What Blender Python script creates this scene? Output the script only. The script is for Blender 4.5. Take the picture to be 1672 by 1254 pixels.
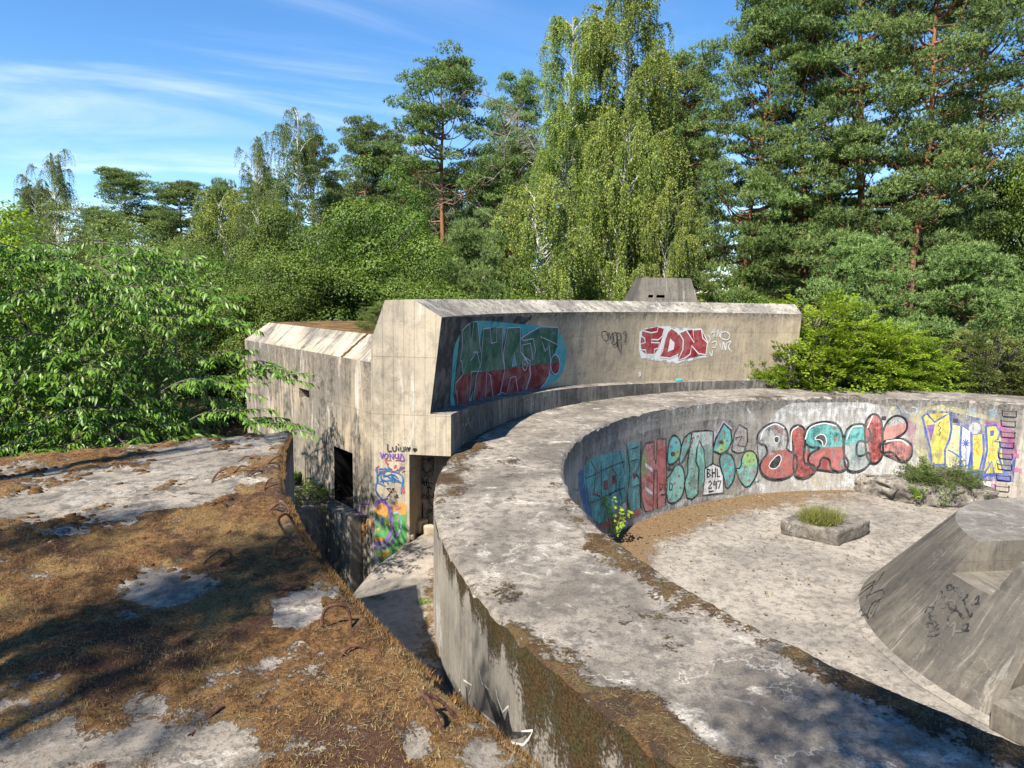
import bpy, bmesh, math, random
import numpy as np
from mathutils import Vector, Matrix
R = math.radians
for o in list(bpy.data.objects): bpy.data.objects.remove(o)
SC = bpy.context.scene
COL = SC.collection

# ------------------------------------------------------------------ camera, sky, sun, exposure
CAMF, HORIZON, ROLL = 1151.2, 476.35, 0.0159      # focal length in pixels of a 1672 px wide frame
PITCH = math.atan((627 - HORIZON) / CAMF)
EYE = np.array([0.0, 0.0, 2.6])
cam_data = bpy.data.cameras.new('camera')
cam_data.sensor_width = 36.0
cam_data.lens = 36.0 * CAMF / 1672
cam_data.clip_start = 0.05
cam_data.clip_end = 3000
cam = bpy.data.objects.new('camera', cam_data)
COL.objects.link(cam)
cam.matrix_world = Matrix.Translation(Vector(EYE)) @ Matrix.Rotation(math.pi / 2 - PITCH, 4, 'X') @ Matrix.Rotation(ROLL, 4, 'Z')
SC.camera = cam

SUN_AZ, SUN_EL = R(33), R(50)                     # the light travels 33 degrees to the right of the view, from behind
world = bpy.data.worlds.new('World')
SC.world = world
world.use_nodes = True
wn = world.node_tree
for n in list(wn.nodes): wn.nodes.remove(n)
def wnode(t, **k):
    n = wn.nodes.new(t)
    for a, b in k.items(): setattr(n, a, b)
    return n
w_out = wnode('ShaderNodeOutputWorld')
w_bg = wnode('ShaderNodeBackground')
w_sky = wnode('ShaderNodeTexSky', sky_type='NISHITA', sun_disc=False)
w_sky.sun_elevation = SUN_EL
w_sky.sun_rotation = math.pi + SUN_AZ
w_sky.altitude = 60
w_sky.air_density = 0.85
w_sky.dust_density = 0.05
w_sky.ozone_density = 3.0
w_bg.inputs['Strength'].default_value = 0.093
# thin cirrus: stretched noise on the sky direction, the same everywhere round the horizon
w_tc = wnode('ShaderNodeTexCoord')
w_sep = wnode('ShaderNodeSeparateXYZ')
wn.links.new(w_tc.outputs['Generated'], w_sep.inputs[0])
def wmath(op, a, b=0.0):
    n = wnode('ShaderNodeMath', operation=op)
    for i, v in enumerate((a, b)):
        if isinstance(v, (int, float)): n.inputs[i].default_value = v
        else: wn.links.new(v, n.inputs[i])
    return n.outputs[0]
w_den = wmath('ADD', wmath('MAXIMUM', w_sep.outputs['Z'], 0.0), 0.22)
w_px = wmath('DIVIDE', w_sep.outputs['X'], w_den)
w_py = wmath('DIVIDE', w_sep.outputs['Y'], w_den)
def wcomb(x, y, z=0.0):
    n = wnode('ShaderNodeCombineXYZ')
    for i, v in enumerate((x, y, z)):
        if isinstance(v, (int, float)): n.inputs[i].default_value = v
        else: wn.links.new(v, n.inputs[i])
    return n.outputs[0]
w_rx = wmath('ADD', wmath('MULTIPLY', w_px, 0.92), wmath('MULTIPLY', w_py, 0.38))
w_ry = wmath('SUBTRACT', wmath('MULTIPLY', w_py, 0.92), wmath('MULTIPLY', w_px, 0.38))
def wnoise(vec, scale, detail, rough, dist):
    n = wnode('ShaderNodeTexNoise')
    n.inputs['Scale'].default_value = scale
    n.inputs['Detail'].default_value = detail
    n.inputs['Roughness'].default_value = rough
    n.inputs['Distortion'].default_value = dist
    wn.links.new(vec, n.inputs['Vector'])
    return n.outputs['Fac']
w_n1 = wnoise(wcomb(wmath('ADD', wmath('MULTIPLY', w_rx, 0.55), 34.9), wmath('ADD', wmath('MULTIPLY', w_ry, 1.9), 0.4)), 1.15, 9, 0.58, 0.7)
w_n2 = wnoise(wcomb(wmath('ADD', w_px, 29.5), wmath('ADD', w_py, 13.6)), 0.42, 3, 0.5, 0.2)
def wrange(v, a, b, c, d):
    n = wnode('ShaderNodeMapRange', interpolation_type='SMOOTHSTEP')
    wn.links.new(v, n.inputs[0])
    for i, x in enumerate((a, b, c, d)): n.inputs[i + 1].default_value = x
    return n.outputs[0]
w_cl = wmath('MULTIPLY', wrange(w_n1, 0.44, 0.80, 0.0, 1.0), wrange(w_n2, 0.44, 0.58, 0.0, 1.0))
w_mix = wnode('ShaderNodeMix', data_type='RGBA')
wn.links.new(wmath('MULTIPLY', w_cl, 0.55), w_mix.inputs[0])
w_hs = wnode('ShaderNodeHueSaturation')
w_hs.inputs['Saturation'].default_value = 1.22
wn.links.new(w_sky.outputs[0], w_hs.inputs['Color'])
wn.links.new(w_hs.outputs[0], w_mix.inputs[6])
w_mix.inputs[7].default_value = (6.2, 6.5, 7.0, 1)
wn.links.new(w_mix.outputs[2], w_bg.inputs['Color'])
wn.links.new(w_bg.outputs[0], w_out.inputs[0])

sun_data = bpy.data.lights.new('sun', 'SUN')
sun_data.energy = 4.9
sun_data.angle = R(0.53)
sun_data.color = (1.0, 0.925, 0.80)
sun = bpy.data.objects.new('sun', sun_data)
COL.objects.link(sun)
sun_dir = Vector((math.sin(SUN_AZ) * math.cos(SUN_EL), math.cos(SUN_AZ) * math.cos(SUN_EL), -math.sin(SUN_EL)))
sun.rotation_euler = sun_dir.to_track_quat('-Z', 'Y').to_euler()

SC.view_settings.view_transform = 'Standard'
SC.view_settings.look = 'None'
SC.view_settings.gamma = 1.0
SC.view_settings.exposure = 1.32
SC.view_settings.use_curve_mapping = False
SC.render.engine = 'CYCLES'
SC.cycles.max_bounces = 6
SC.cycles.diffuse_bounces = 3
SC.cycles.glossy_bounces = 2
SC.cycles.transmission_bounces = 4
SC.cycles.transparent_max_bounces = 12
SC.cycles.caustics_reflective = False
SC.cycles.caustics_refractive = False
SC.cycles.use_denoising = True
SC.cycles.use_adaptive_sampling = True
SC.cycles.adaptive_threshold = 0.012

# ------------------------------------------------------------------ plan of the place (metres; z = 0 is the top of the ring parapet)
C = np.array([9.39, 9.69])                         # centre of the gun pit
RI, RO, RS = 8.62, 10.41, 11.96                    # pit wall, back of the parapet, edge of the near roof
RW = 10.75                                         # curved front wall of the bunker
ZS, ZF, ZC = 1.05, -2.53, -1.42                    # near roof, pit floor, trench floor
ZG = -3.2                                          # forest floor

def ray(x, y):
    """Direction through a pixel of the survey photograph (1672 x 1254), used to measure points on the built surfaces."""
    x, y = x - 836.0, y - 627.0
    c, s = math.cos(-ROLL), math.sin(-ROLL)
    x, y = (c * x - s * y) / CAMF, -(s * x + c * y) / CAMF
    return np.array([x, math.cos(PITCH) + y * math.sin(PITCH), -math.sin(PITCH) + y * math.cos(PITCH)])
def on_z(x, y, z):
    d = ray(x, y); return EYE + d * ((z - EYE[2]) / d[2])
def on_y(x, y, Y):
    d = ray(x, y); return EYE + d * (Y / d[1])
def on_plane(x, y, P0, n):
    d = ray(x, y); return EYE + d * (((np.array(P0) - EYE) @ n) / (d @ n))
def on_cyl(x, y, rad, far=True):
    d = ray(x, y); a = d[0] ** 2 + d[1] ** 2; b = -2 * (d[:2] @ C); c = C @ C - rad * rad
    return EYE + d * ((-b + (1 if far else -1) * math.sqrt(max(b * b - 4 * a * c, 0))) / 2 / a)
def polar(r, th, z): return np.array([C[0] + r * math.cos(th), C[1] + r * math.sin(th), z])
def theta(P):
    t = math.atan2(P[1] - C[1], P[0] - C[0])
    return t if t > 0 else t + 2 * math.pi

# ------------------------------------------------------------------ noise in numpy
def _h(ix, iy, s):
    n = (ix.astype(np.int64) * 374761393 + iy.astype(np.int64) * 668265263 + s * 974634777) & 0xffffffff
    n = ((n ^ (n >> 13)) * 1274126177) & 0xffffffff
    n = n ^ (n >> 16)
    return (n & 0xffffff) / float(0xffffff)
def vnoise(x, y, s=0):
    x = np.asarray(x, float); y = np.asarray(y, float)
    ix, iy = np.floor(x), np.floor(y); fx, fy = x - ix, y - iy
    fx, fy = fx * fx * (3 - 2 * fx), fy * fy * (3 - 2 * fy)
    a, b, c, d = _h(ix, iy, s), _h(ix + 1, iy, s), _h(ix, iy + 1, s), _h(ix + 1, iy + 1, s)
    return (a * (1 - fx) + b * fx) * (1 - fy) + (c * (1 - fx) + d * fx) * fy
def fbm(x, y, s=0, oct=5, g=0.5):
    t, a, w = 0.0, 1.0, 0.0
    for i in range(oct):
        t = t + a * vnoise(np.asarray(x) * 2 ** i, np.asarray(y) * 2 ** i, s + i * 17); w += a; a *= g
    return t / w
def sstep(a, b, x):
    t = np.clip((np.asarray(x, float) - a) / (b - a), 0, 1); return t * t * (3 - 2 * t)

# ------------------------------------------------------------------ node helper and materials
class NT:
    def __init__(s, name):
        s.m = bpy.data.materials.new(name); s.m.use_nodes = True
        s.t = s.m.node_tree; s.t.nodes.clear()
        s.out = s.new('ShaderNodeOutputMaterial')
    def new(s, t, **k):
        n = s.t.nodes.new(t)
        for a, b in k.items(): setattr(n, a, b)
        return n
    def put(s, sock, v):
        if v is None: return
        if isinstance(v, bpy.types.NodeSocket): s.t.links.new(v, sock)
        elif isinstance(v, (tuple, list)):
            sock.default_value = tuple(v) + (1,) if len(v) == 3 and sock.type == 'RGBA' else tuple(v)
        else: sock.default_value = v
    def math(s, op, a, b=None, c=None, clamp=False):
        n = s.new('ShaderNodeMath', operation=op, use_clamp=clamp)
        for i, v in enumerate((a, b, c)): s.put(n.inputs[i], v)
        return n.outputs[0]
    def mul(s, a, b): return s.math('MULTIPLY', a, b)
    def add(s, a, b): return s.math('ADD', a, b)
    def sub(s, a, b): return s.math('SUBTRACT', a, b)
    def rng(s, v, a, b, c=0.0, d=1.0, smooth=True):
        n = s.new('ShaderNodeMapRange', interpolation_type='SMOOTHSTEP' if smooth else 'LINEAR')
        for i, x in enumerate((v, a, b, c, d)): s.put(n.inputs[i], x)
        return n.outputs[0]
    def mix(s, f, a, b, mode='MIX'):
        n = s.new('ShaderNodeMix', data_type='RGBA', blend_type=mode)
        s.put(n.inputs[0], f); s.put(n.inputs[6], a); s.put(n.inputs[7], b)
        return n.outputs[2]
    def noise(s, vec, scale, detail=4, rough=0.55, dist=0.0, out='Fac'):
        n = s.new('ShaderNodeTexNoise')
        s.put(n.inputs['Vector'], vec); s.put(n.inputs['Scale'], scale); s.put(n.inputs['Detail'], detail)
        s.put(n.inputs['Roughness'], rough); s.put(n.inputs['Distortion'], dist)
        return n.outputs[out]
    def voro(s, vec, scale, feature='F1', out='Distance', rand=1.0):
        n = s.new('ShaderNodeTexVoronoi', feature=feature)
        s.put(n.inputs['Vector'], vec); s.put(n.inputs['Scale'], scale); s.put(n.inputs['Randomness'], rand)
        return n.outputs[out]
    def white(s, v):
        n = s.new('ShaderNodeTexWhiteNoise', noise_dimensions='1D'); s.put(n.inputs['W'], v); return n.outputs[0]
    def comb(s, x, y, z=0.0):
        n = s.new('ShaderNodeCombineXYZ')
        for i, v in enumerate((x, y, z)): s.put(n.inputs[i], v)
        return n.outputs[0]
    def sep(s, v):
        n = s.new('ShaderNodeSeparateXYZ'); s.put(n.inputs[0], v); return n.outputs
    def attr(s, name, out='Fac'):
        return s.new('ShaderNodeAttribute', attribute_name=name).outputs[out]
    def pos(s): return s.new('ShaderNodeNewGeometry').outputs['Position']
    def uv(s): return s.new('ShaderNodeUVMap', uv_map='UVMap').outputs[0]
    def vadd(s, a, b):
        n = s.new('ShaderNodeVectorMath', operation='ADD'); s.put(n.inputs[0], a); s.put(n.inputs[1], b); return n.outputs[0]
    def bump(s, h, strength, dist, normal=None):
        n = s.new('ShaderNodeBump'); s.put(n.inputs['Strength'], strength); s.put(n.inputs['Distance'], dist)
        s.put(n.inputs['Height'], h); s.put(n.inputs['Normal'], normal); return n.outputs[0]
    def pbr(s, color, rough, normal=None, spec=0.3, metal=0.0):
        n = s.new('ShaderNodeBsdfPrincipled')
        s.put(n.inputs['Base Color'], color); s.put(n.inputs['Roughness'], rough); s.put(n.inputs['Normal'], normal)
        s.put(n.inputs['Specular IOR Level'], spec); s.put(n.inputs['Metallic'], metal)
        return n.outputs[0]
    def done(s, sh):
        s.t.links.new(sh, s.out.inputs[0]); return s.m

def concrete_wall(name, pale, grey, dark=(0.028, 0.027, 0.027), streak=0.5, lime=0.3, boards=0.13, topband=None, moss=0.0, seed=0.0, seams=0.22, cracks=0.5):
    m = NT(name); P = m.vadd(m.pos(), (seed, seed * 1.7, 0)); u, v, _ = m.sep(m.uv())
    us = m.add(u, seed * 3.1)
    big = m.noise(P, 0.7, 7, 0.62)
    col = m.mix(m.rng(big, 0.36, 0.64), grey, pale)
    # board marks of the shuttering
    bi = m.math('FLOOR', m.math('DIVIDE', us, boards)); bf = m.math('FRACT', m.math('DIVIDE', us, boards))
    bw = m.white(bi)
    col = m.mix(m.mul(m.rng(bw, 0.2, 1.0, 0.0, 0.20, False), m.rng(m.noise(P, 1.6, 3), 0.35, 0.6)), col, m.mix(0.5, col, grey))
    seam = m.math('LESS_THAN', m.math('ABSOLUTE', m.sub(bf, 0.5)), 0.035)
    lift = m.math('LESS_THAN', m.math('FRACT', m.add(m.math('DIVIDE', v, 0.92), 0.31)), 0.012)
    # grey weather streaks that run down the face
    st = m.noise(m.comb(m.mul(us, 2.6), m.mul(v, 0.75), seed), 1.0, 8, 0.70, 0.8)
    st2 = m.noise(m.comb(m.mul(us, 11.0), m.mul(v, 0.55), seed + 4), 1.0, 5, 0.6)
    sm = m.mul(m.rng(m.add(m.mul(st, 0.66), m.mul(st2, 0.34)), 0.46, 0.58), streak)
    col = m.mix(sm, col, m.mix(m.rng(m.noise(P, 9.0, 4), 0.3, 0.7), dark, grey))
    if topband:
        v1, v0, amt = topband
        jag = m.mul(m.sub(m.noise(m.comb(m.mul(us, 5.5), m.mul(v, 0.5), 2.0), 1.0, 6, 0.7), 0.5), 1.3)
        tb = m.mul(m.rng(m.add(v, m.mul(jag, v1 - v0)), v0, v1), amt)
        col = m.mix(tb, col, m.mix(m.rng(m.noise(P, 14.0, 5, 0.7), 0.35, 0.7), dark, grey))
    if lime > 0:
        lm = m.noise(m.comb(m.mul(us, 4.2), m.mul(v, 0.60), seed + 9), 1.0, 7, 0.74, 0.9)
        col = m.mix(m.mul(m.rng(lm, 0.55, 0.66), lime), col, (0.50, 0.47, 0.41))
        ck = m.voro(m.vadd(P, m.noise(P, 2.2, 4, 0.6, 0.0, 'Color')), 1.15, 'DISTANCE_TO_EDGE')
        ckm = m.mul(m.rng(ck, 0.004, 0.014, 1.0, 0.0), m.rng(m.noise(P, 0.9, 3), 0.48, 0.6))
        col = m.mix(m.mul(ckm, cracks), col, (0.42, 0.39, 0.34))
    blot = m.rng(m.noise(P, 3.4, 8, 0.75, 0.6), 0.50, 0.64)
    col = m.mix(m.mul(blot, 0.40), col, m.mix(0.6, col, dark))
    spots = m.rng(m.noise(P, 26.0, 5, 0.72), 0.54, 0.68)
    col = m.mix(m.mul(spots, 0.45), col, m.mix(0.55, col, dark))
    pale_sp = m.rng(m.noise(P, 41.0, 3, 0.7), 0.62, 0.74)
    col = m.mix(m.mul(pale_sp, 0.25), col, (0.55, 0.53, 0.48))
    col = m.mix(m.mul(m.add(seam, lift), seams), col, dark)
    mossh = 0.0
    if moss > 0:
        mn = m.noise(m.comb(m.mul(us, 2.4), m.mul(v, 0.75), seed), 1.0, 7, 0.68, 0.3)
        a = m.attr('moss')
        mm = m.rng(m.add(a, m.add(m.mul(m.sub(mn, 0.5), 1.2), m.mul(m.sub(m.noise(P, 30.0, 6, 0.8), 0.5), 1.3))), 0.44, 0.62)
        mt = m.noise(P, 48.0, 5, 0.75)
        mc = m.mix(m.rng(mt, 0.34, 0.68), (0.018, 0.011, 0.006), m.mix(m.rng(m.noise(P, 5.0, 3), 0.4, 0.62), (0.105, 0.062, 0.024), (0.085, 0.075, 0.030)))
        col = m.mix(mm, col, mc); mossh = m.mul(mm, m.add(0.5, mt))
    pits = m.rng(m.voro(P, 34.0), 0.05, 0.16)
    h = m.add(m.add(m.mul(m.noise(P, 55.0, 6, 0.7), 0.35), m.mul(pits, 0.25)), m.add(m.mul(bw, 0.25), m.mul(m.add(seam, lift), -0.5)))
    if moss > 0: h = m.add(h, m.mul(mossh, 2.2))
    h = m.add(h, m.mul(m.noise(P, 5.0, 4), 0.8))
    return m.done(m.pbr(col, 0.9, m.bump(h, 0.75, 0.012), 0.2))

def concrete_top(name, pale, grey, moss=True, lichen=0.6, white=0.35, dirt=0.0, seed=0.0, crack=0.4, mosscol=None):
    m = NT(name); P = m.vadd(m.pos(), (seed, seed * 1.7, 0))
    big = m.noise(P, 0.9, 8, 0.62, 0.3)
    col = m.mix(m.rng(big, 0.36, 0.62), grey, pale)
    li = m.noise(P, 7.0, 8, 0.74, 0.35)
    col = m.mix(m.mul(m.rng(li, 0.46, 0.60), lichen), col, (0.075, 0.068, 0.062))
    fine = m.noise(P, 46.0, 6, 0.8)
    col = m.mix(m.mul(m.rng(fine, 0.48, 0.60), lichen * 0.9), col, m.mix(0.72, col, (0.05, 0.046, 0.044)))
    wh = m.mul(m.rng(m.noise(P, 2.3, 8, 0.72, 0.5), 0.54, 0.66), m.rng(fine, 0.34, 0.58))
    col = m.mix(m.mul(wh, white), col, (0.42, 0.395, 0.355))
    sp = m.rng(m.noise(P, 120.0, 3, 0.6), 0.60, 0.70)
    col = m.mix(m.mul(sp, 0.35), col, (0.45, 0.425, 0.385))
    jt = m.noise(P, 0.45, 6, 0.7, 1.2)
    col = m.mix(m.mul(m.rng(jt, 0.52, 0.62), 0.35), col, m.mix(0.5, col, (0.10, 0.085, 0.07)))
    if crack > 0:
        ck = m.voro(m.vadd(P, m.noise(P, 2.6, 5, 0.65, 0.0, 'Color')), 0.8, 'DISTANCE_TO_EDGE')
        col = m.mix(m.mul(m.mul(m.rng(ck, 0.003, 0.012, 1.0, 0.0), m.rng(m.noise(P, 1.1, 3), 0.45, 0.58)), crack), col, (0.55, 0.52, 0.47))
    h = m.add(m.mul(fine, 0.6), m.mul(li, 0.5))
    if moss:
        a = m.attr('moss')
        mn = m.noise(P, 5.5, 8, 0.7, 0.3)
        mn2 = m.noise(P, 24.0, 6, 0.75)
        mm = m.rng(m.add(a, m.add(m.mul(m.sub(mn, 0.5), 1.35), m.mul(m.sub(mn2, 0.5), 1.2))), 0.45, 0.55)
        t1 = m.noise(P, 70.0, 6, 0.8); t2 = m.noise(P, 2.1, 5, 0.62); t3 = m.noise(P, 18.0, 6, 0.7)
        c = mosscol or ((0.078, 0.037, 0.016), (0.225, 0.122, 0.048), (0.200, 0.140, 0.056), (0.080, 0.040, 0.025))
        mc = m.mix(m.rng(t3, 0.35, 0.65), c[0], c[1])
        mc = m.mix(m.rng(t2, 0.48, 0.56), mc, m.mix(m.rng(t3, 0.3, 0.7), c[2], c[1]))
        mc = m.mix(m.rng(m.noise(P, 1.7, 6, 0.68, 0.4), 0.51, 0.58), mc, c[3])
        mc = m.mix(m.rng(t1, 0.34, 0.56, 0.85, 0.0), mc, (0.022, 0.013, 0.007))
        straw = m.noise(m.comb(m.mul(m.sep(P)[0], 26.0), m.mul(m.sep(P)[1], 210.0), 0.0), 1.0, 4, 0.7, 1.6)
        mc = m.mix(m.mul(m.rng(straw, 0.60, 0.68), 0.6), mc, (0.36, 0.27, 0.13))
        col = m.mix(mm, col, mc)
        h = m.add(h, m.mul(mm, m.add(m.mul(t1, 1.5), m.mul(t3, 1.5))))
    if dirt > 0:
        a = m.attr('dirt')
        dn = m.noise(P, 4.0, 8, 0.72, 0.4)
        dm = m.mul(m.rng(m.add(a, m.add(m.mul(m.sub(dn, 0.5), 1.5), m.mul(m.sub(m.noise(P, 22.0, 6, 0.75), 0.5), 1.0))), 0.42, 0.64), dirt)
        dc = m.mix(m.rng(m.noise(P, 38.0, 5, 0.8), 0.38, 0.66), (0.085, 0.050, 0.026), (0.235, 0.165, 0.092))
        col = m.mix(dm, col, dc)
        h = m.add(h, m.mul(dm, m.noise(P, 90.0, 4, 0.8)))
    return m.done(m.pbr(col, 0.92, m.bump(h, 0.8, 0.012), 0.15))

def plain(name, color, rough=0.85, var=0.2, scale=12.0, spec=0.3, bump=0.0, metal=0.0):
    m = NT(name); P = m.pos(); n = m.noise(P, scale, 5, 0.65)
    dk = tuple(c * (1 - var) for c in color); lt = tuple(min(1, c * (1 + var)) for c in color)
    return m.done(m.pbr(m.mix(m.rng(n, 0.3, 0.7), dk, lt), rough, m.bump(n, bump, 0.01) if bump else None, spec, metal))

def paint(name, color, wear=0.3, soft=0.0, seed=0.0):
    """Spray paint that has weathered: the concrete shows through where it has flaked or washed thin."""
    m = NT(name); P = m.vadd(m.pos(), (seed, 0, seed)); u, v, _ = m.sep(m.uv())
    n1 = m.noise(P, 3.2, 8, 0.74, 0.3); n2 = m.noise(m.comb(m.mul(u, 14.0), m.mul(v, 1.6), seed), 1.0, 5, 0.7)
    n3 = m.noise(P, 42.0, 4, 0.75)
    w = m.add(m.add(m.mul(n1, 0.5), m.mul(n2, 0.3)), m.mul(n3, 0.2))
    a = m.rng(w, 0.30 + 0.26 * wear, 0.44 + 0.30 * wear + soft * 0.1, max(0.0, 0.20 - 0.2 * wear), 0.97 - soft * 0.25)
    col = m.mix(m.rng(n3, 0.3, 0.75), tuple(c * 0.80 for c in color), color)
    col = m.mix(m.mul(m.rng(n1, 0.42, 0.62), 0.22), col, (0.42, 0.40, 0.36))
    sh = m.pbr(col, 0.75, None, 0.25)
    tr = m.new('ShaderNodeBsdfTransparent').outputs[0]
    mx = m.new('ShaderNodeMixShader'); m.put(mx.inputs[0], a); m.t.links.new(tr, mx.inputs[1]); m.t.links.new(sh, mx.inputs[2])
    return m.done(mx.outputs[0])

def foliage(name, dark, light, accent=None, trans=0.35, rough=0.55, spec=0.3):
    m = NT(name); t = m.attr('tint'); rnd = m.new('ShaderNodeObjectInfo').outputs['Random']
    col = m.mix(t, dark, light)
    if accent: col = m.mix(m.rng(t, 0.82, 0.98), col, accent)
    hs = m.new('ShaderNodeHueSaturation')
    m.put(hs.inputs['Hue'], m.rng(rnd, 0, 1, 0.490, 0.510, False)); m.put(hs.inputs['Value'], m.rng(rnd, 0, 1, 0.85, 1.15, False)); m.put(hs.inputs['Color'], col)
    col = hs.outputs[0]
    p = m.pbr(col, rough, None, spec)
    tl = m.new('ShaderNodeBsdfTranslucent'); m.put(tl.inputs[0], m.mix(0.5, col, (0.30, 0.36, 0.03), 'ADD') if False else col)
    mx = m.new('ShaderNodeMixShader'); mx.inputs[0].default_value = trans
    m.t.links.new(p, mx.inputs[1]); m.t.links.new(tl.outputs[0], mx.inputs[2])
    return m.done(mx.outputs[0])

def bark(name, lo, hi, zlo=None, zhi=None, hi2=None, scale=7.0):
    m = NT(name); P = m.pos(); x, y, z = m.sep(P)
    n = m.noise(m.comb(m.mul(x, 3.0), m.mul(y, 3.0), m.mul(z, 0.6)), scale, 6, 0.7, 0.3)
    col = m.mix(m.rng(n, 0.34, 0.62), lo, hi)
    if hi2:
        oz = m.sep(m.new('ShaderNodeTexCoord').outputs['Object'])[2]
        col = m.mix(m.rng(oz, zlo, zhi), col, m.mix(m.rng(n, 0.3, 0.6), tuple(c * 0.6 for c in hi2), hi2))
    return m.done(m.pbr(col, 0.9, m.bump(n, 0.7, 0.03), 0.15))

# ------------------------------------------------------------------ mesh helpers
def tag(o, label=None, cat=None, group=None, kind=None):
    if label: o['label'] = label
    if cat: o['category'] = cat
    if group: o['group'] = group
    if kind: o['kind'] = kind
    return o
def empty(name, loc=(0, 0, 0), label=None, cat=None, group=None, kind=None):
    o = bpy.data.objects.new(name, None); o.location = Vector(loc); o.empty_display_size = 0.2
    COL.objects.link(o); return tag(o, label, cat, group, kind)
def world_loc(o):
    v = Vector((0, 0, 0))
    while o is not None: v += o.location; o = o.parent
    return v
def link(name, me, mat=None, parent=None, local=False):
    """Link a mesh; its vertices are in world metres unless local is set."""
    if mat is not None and not me.materials: me.materials.append(mat)
    o = bpy.data.objects.new(name, me); COL.objects.link(o)
    if parent is not None:
        o.parent = parent
        if not local: o.location = -world_loc(parent)
    return o
def mesh_np(name, V, F, uv=None, attrs=None, smooth=True):
    """V (n,3); F (m,3) or (m,4) index array; uv per vertex (n,2); attrs: name -> per-vertex float."""
    V = np.asarray(V, np.float32); F = np.asarray(F, np.int32); k = F.shape[1]
    me = bpy.data.meshes.new(name)
    me.vertices.add(len(V)); me.vertices.foreach_set('co', V.ravel())
    me.loops.add(F.size); me.loops.foreach_set('vertex_index', F.ravel())
    me.polygons.add(len(F)); me.polygons.foreach_set('loop_start', np.arange(0, F.size, k, dtype=np.int32))
    try: me.polygons.foreach_set('loop_total', np.full(len(F), k, np.int32))
    except Exception: pass
    if smooth: me.polygons.foreach_set('use_smooth', np.ones(len(F), bool))
    me.update(calc_edges=True)
    if uv is not None:
        l = me.uv_layers.new(name='UVMap'); l.data.foreach_set('uv', np.asarray(uv, np.float32)[F.ravel()].ravel())
    for a, val in (attrs or {}).items():
        at = me.attributes.new(a, 'FLOAT', 'POINT'); at.data.foreach_set('value', np.asarray(val, np.float32))
    me.validate()
    return me
def grid_faces(nu, nv, flip=False):
    i, j = np.meshgrid(np.arange(nu - 1), np.arange(nv - 1), indexing='ij')
    a = (i * nv + j).ravel(); b = ((i + 1) * nv + j).ravel(); c = ((i + 1) * nv + j + 1).ravel(); d = (i * nv + j + 1).ravel()
    return np.stack([a, d, c, b] if flip else [a, b, c, d], 1)
def prism(name, poly, z0, z1, mat, parent=None, bevel=0.0):
    """A vertical prism over a plan polygon (counter-clockwise), with metric UVs: u along the wall, v = height."""
    bm = bmesh.new(); uvl = bm.loops.layers.uv.new('UVMap')
    n = len(poly); lo = [bm.verts.new((x, y, z0)) for x, y in poly]; hi = [bm.verts.new((x, y, z1)) for x, y in poly]
    u = 0.0
    for i in range(n):
        j = (i + 1) % n; L = math.dist(poly[i], poly[j])
        f = bm.faces.new((lo[i], lo[j], hi[j], hi[i]))
        for lp, w in zip(f.loops, ((u, z0), (u + L, z0), (u + L, z1), (u, z1))): lp[uvl].uv = w
        u += L
    for f in (bm.faces.new(hi), bm.faces.new(lo[::-1])):
        for lp in f.loops: lp[uvl].uv = (lp.vert.co.x, lp.vert.co.y)
    if bevel: bmesh.ops.bevel(bm, geom=[e for e in bm.edges], offset=bevel, segments=2, affect='EDGES', profile=0.6)
    me = bpy.data.meshes.new(name); bm.to_mesh(me); bm.free()
    return link(name, me, mat, parent)
def poly_mesh(name, faces, mat, parent=None, up=(0, 0, 1)):
    """Flat faces given as 3D point lists; metric UVs in each face's own plane with v upwards."""
    bm = bmesh.new(); uvl = bm.loops.layers.uv.new('UVMap'); cache = {}
    def vert(p):
        k = tuple(round(float(c), 4) for c in p)
        if k not in cache: cache[k] = bm.verts.new(k)
        return cache[k]
    for pts in faces:
        vs = [vert(p) for p in pts]
        try: f = bm.faces.new(vs)
        except ValueError: continue
        f.normal_update(); nrm = f.normal
        if abs(nrm.z) > 0.92: e1, e2 = Vector((1, 0, 0)), Vector((0, 1, 0))
        else:
            e1 = Vector((0, 0, 1)).cross(nrm).normalized(); e2 = nrm.cross(e1)
        for lp in f.loops: lp[uvl].uv = (lp.vert.co.dot(e1), lp.vert.co.dot(e2))
    bmesh.ops.recalc_face_normals(bm, faces=bm.faces)
    me = bpy.data.meshes.new(name); bm.to_mesh(me); bm.free()
    return link(name, me, mat, parent)
def tube_np(paths, sides=6):
    """Tapered tubes: each path is (points (n,3), radii (n,)). Returns V, F quads."""
    Vs, Fs, off = [], [], 0
    for pts, rad in paths:
        pts = np.asarray(pts, float); rad = np.asarray(rad, float); n = len(pts)
        tan = np.gradient(pts, axis=0); tan /= np.linalg.norm(tan, axis=1)[:, None] + 1e-9
        ref = np.where(np.abs(tan[:, 2:3]) > 0.9, np.array([[1.0, 0, 0]]), np.array([[0, 0, 1.0]]))
        ref = np.broadcast_to(ref[n // 2], tan.shape)
        a = np.cross(tan, ref); a /= np.linalg.norm(a, axis=1)[:, None] + 1e-9
        b = np.cross(tan, a)
        ang = np.arange(sides) * 2 * math.pi / sides
        ring = pts[:, None, :] + rad[:, None, None] * (np.cos(ang)[None, :, None] * a[:, None, :] + np.sin(ang)[None, :, None] * b[:, None, :])
        Vs.append(ring.reshape(-1, 3))
        i, j = np.meshgrid(np.arange(n - 1), np.arange(sides), indexing='ij'); jn = (j + 1) % sides
        Fs.append(np.stack([(i * sides + j).ravel(), (i * sides + jn).ravel(), ((i + 1) * sides + jn).ravel(), ((i + 1) * sides + j).ravel()], 1) + off)
        off += n * sides
    return np.concatenate(Vs), np.concatenate(Fs)
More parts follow.
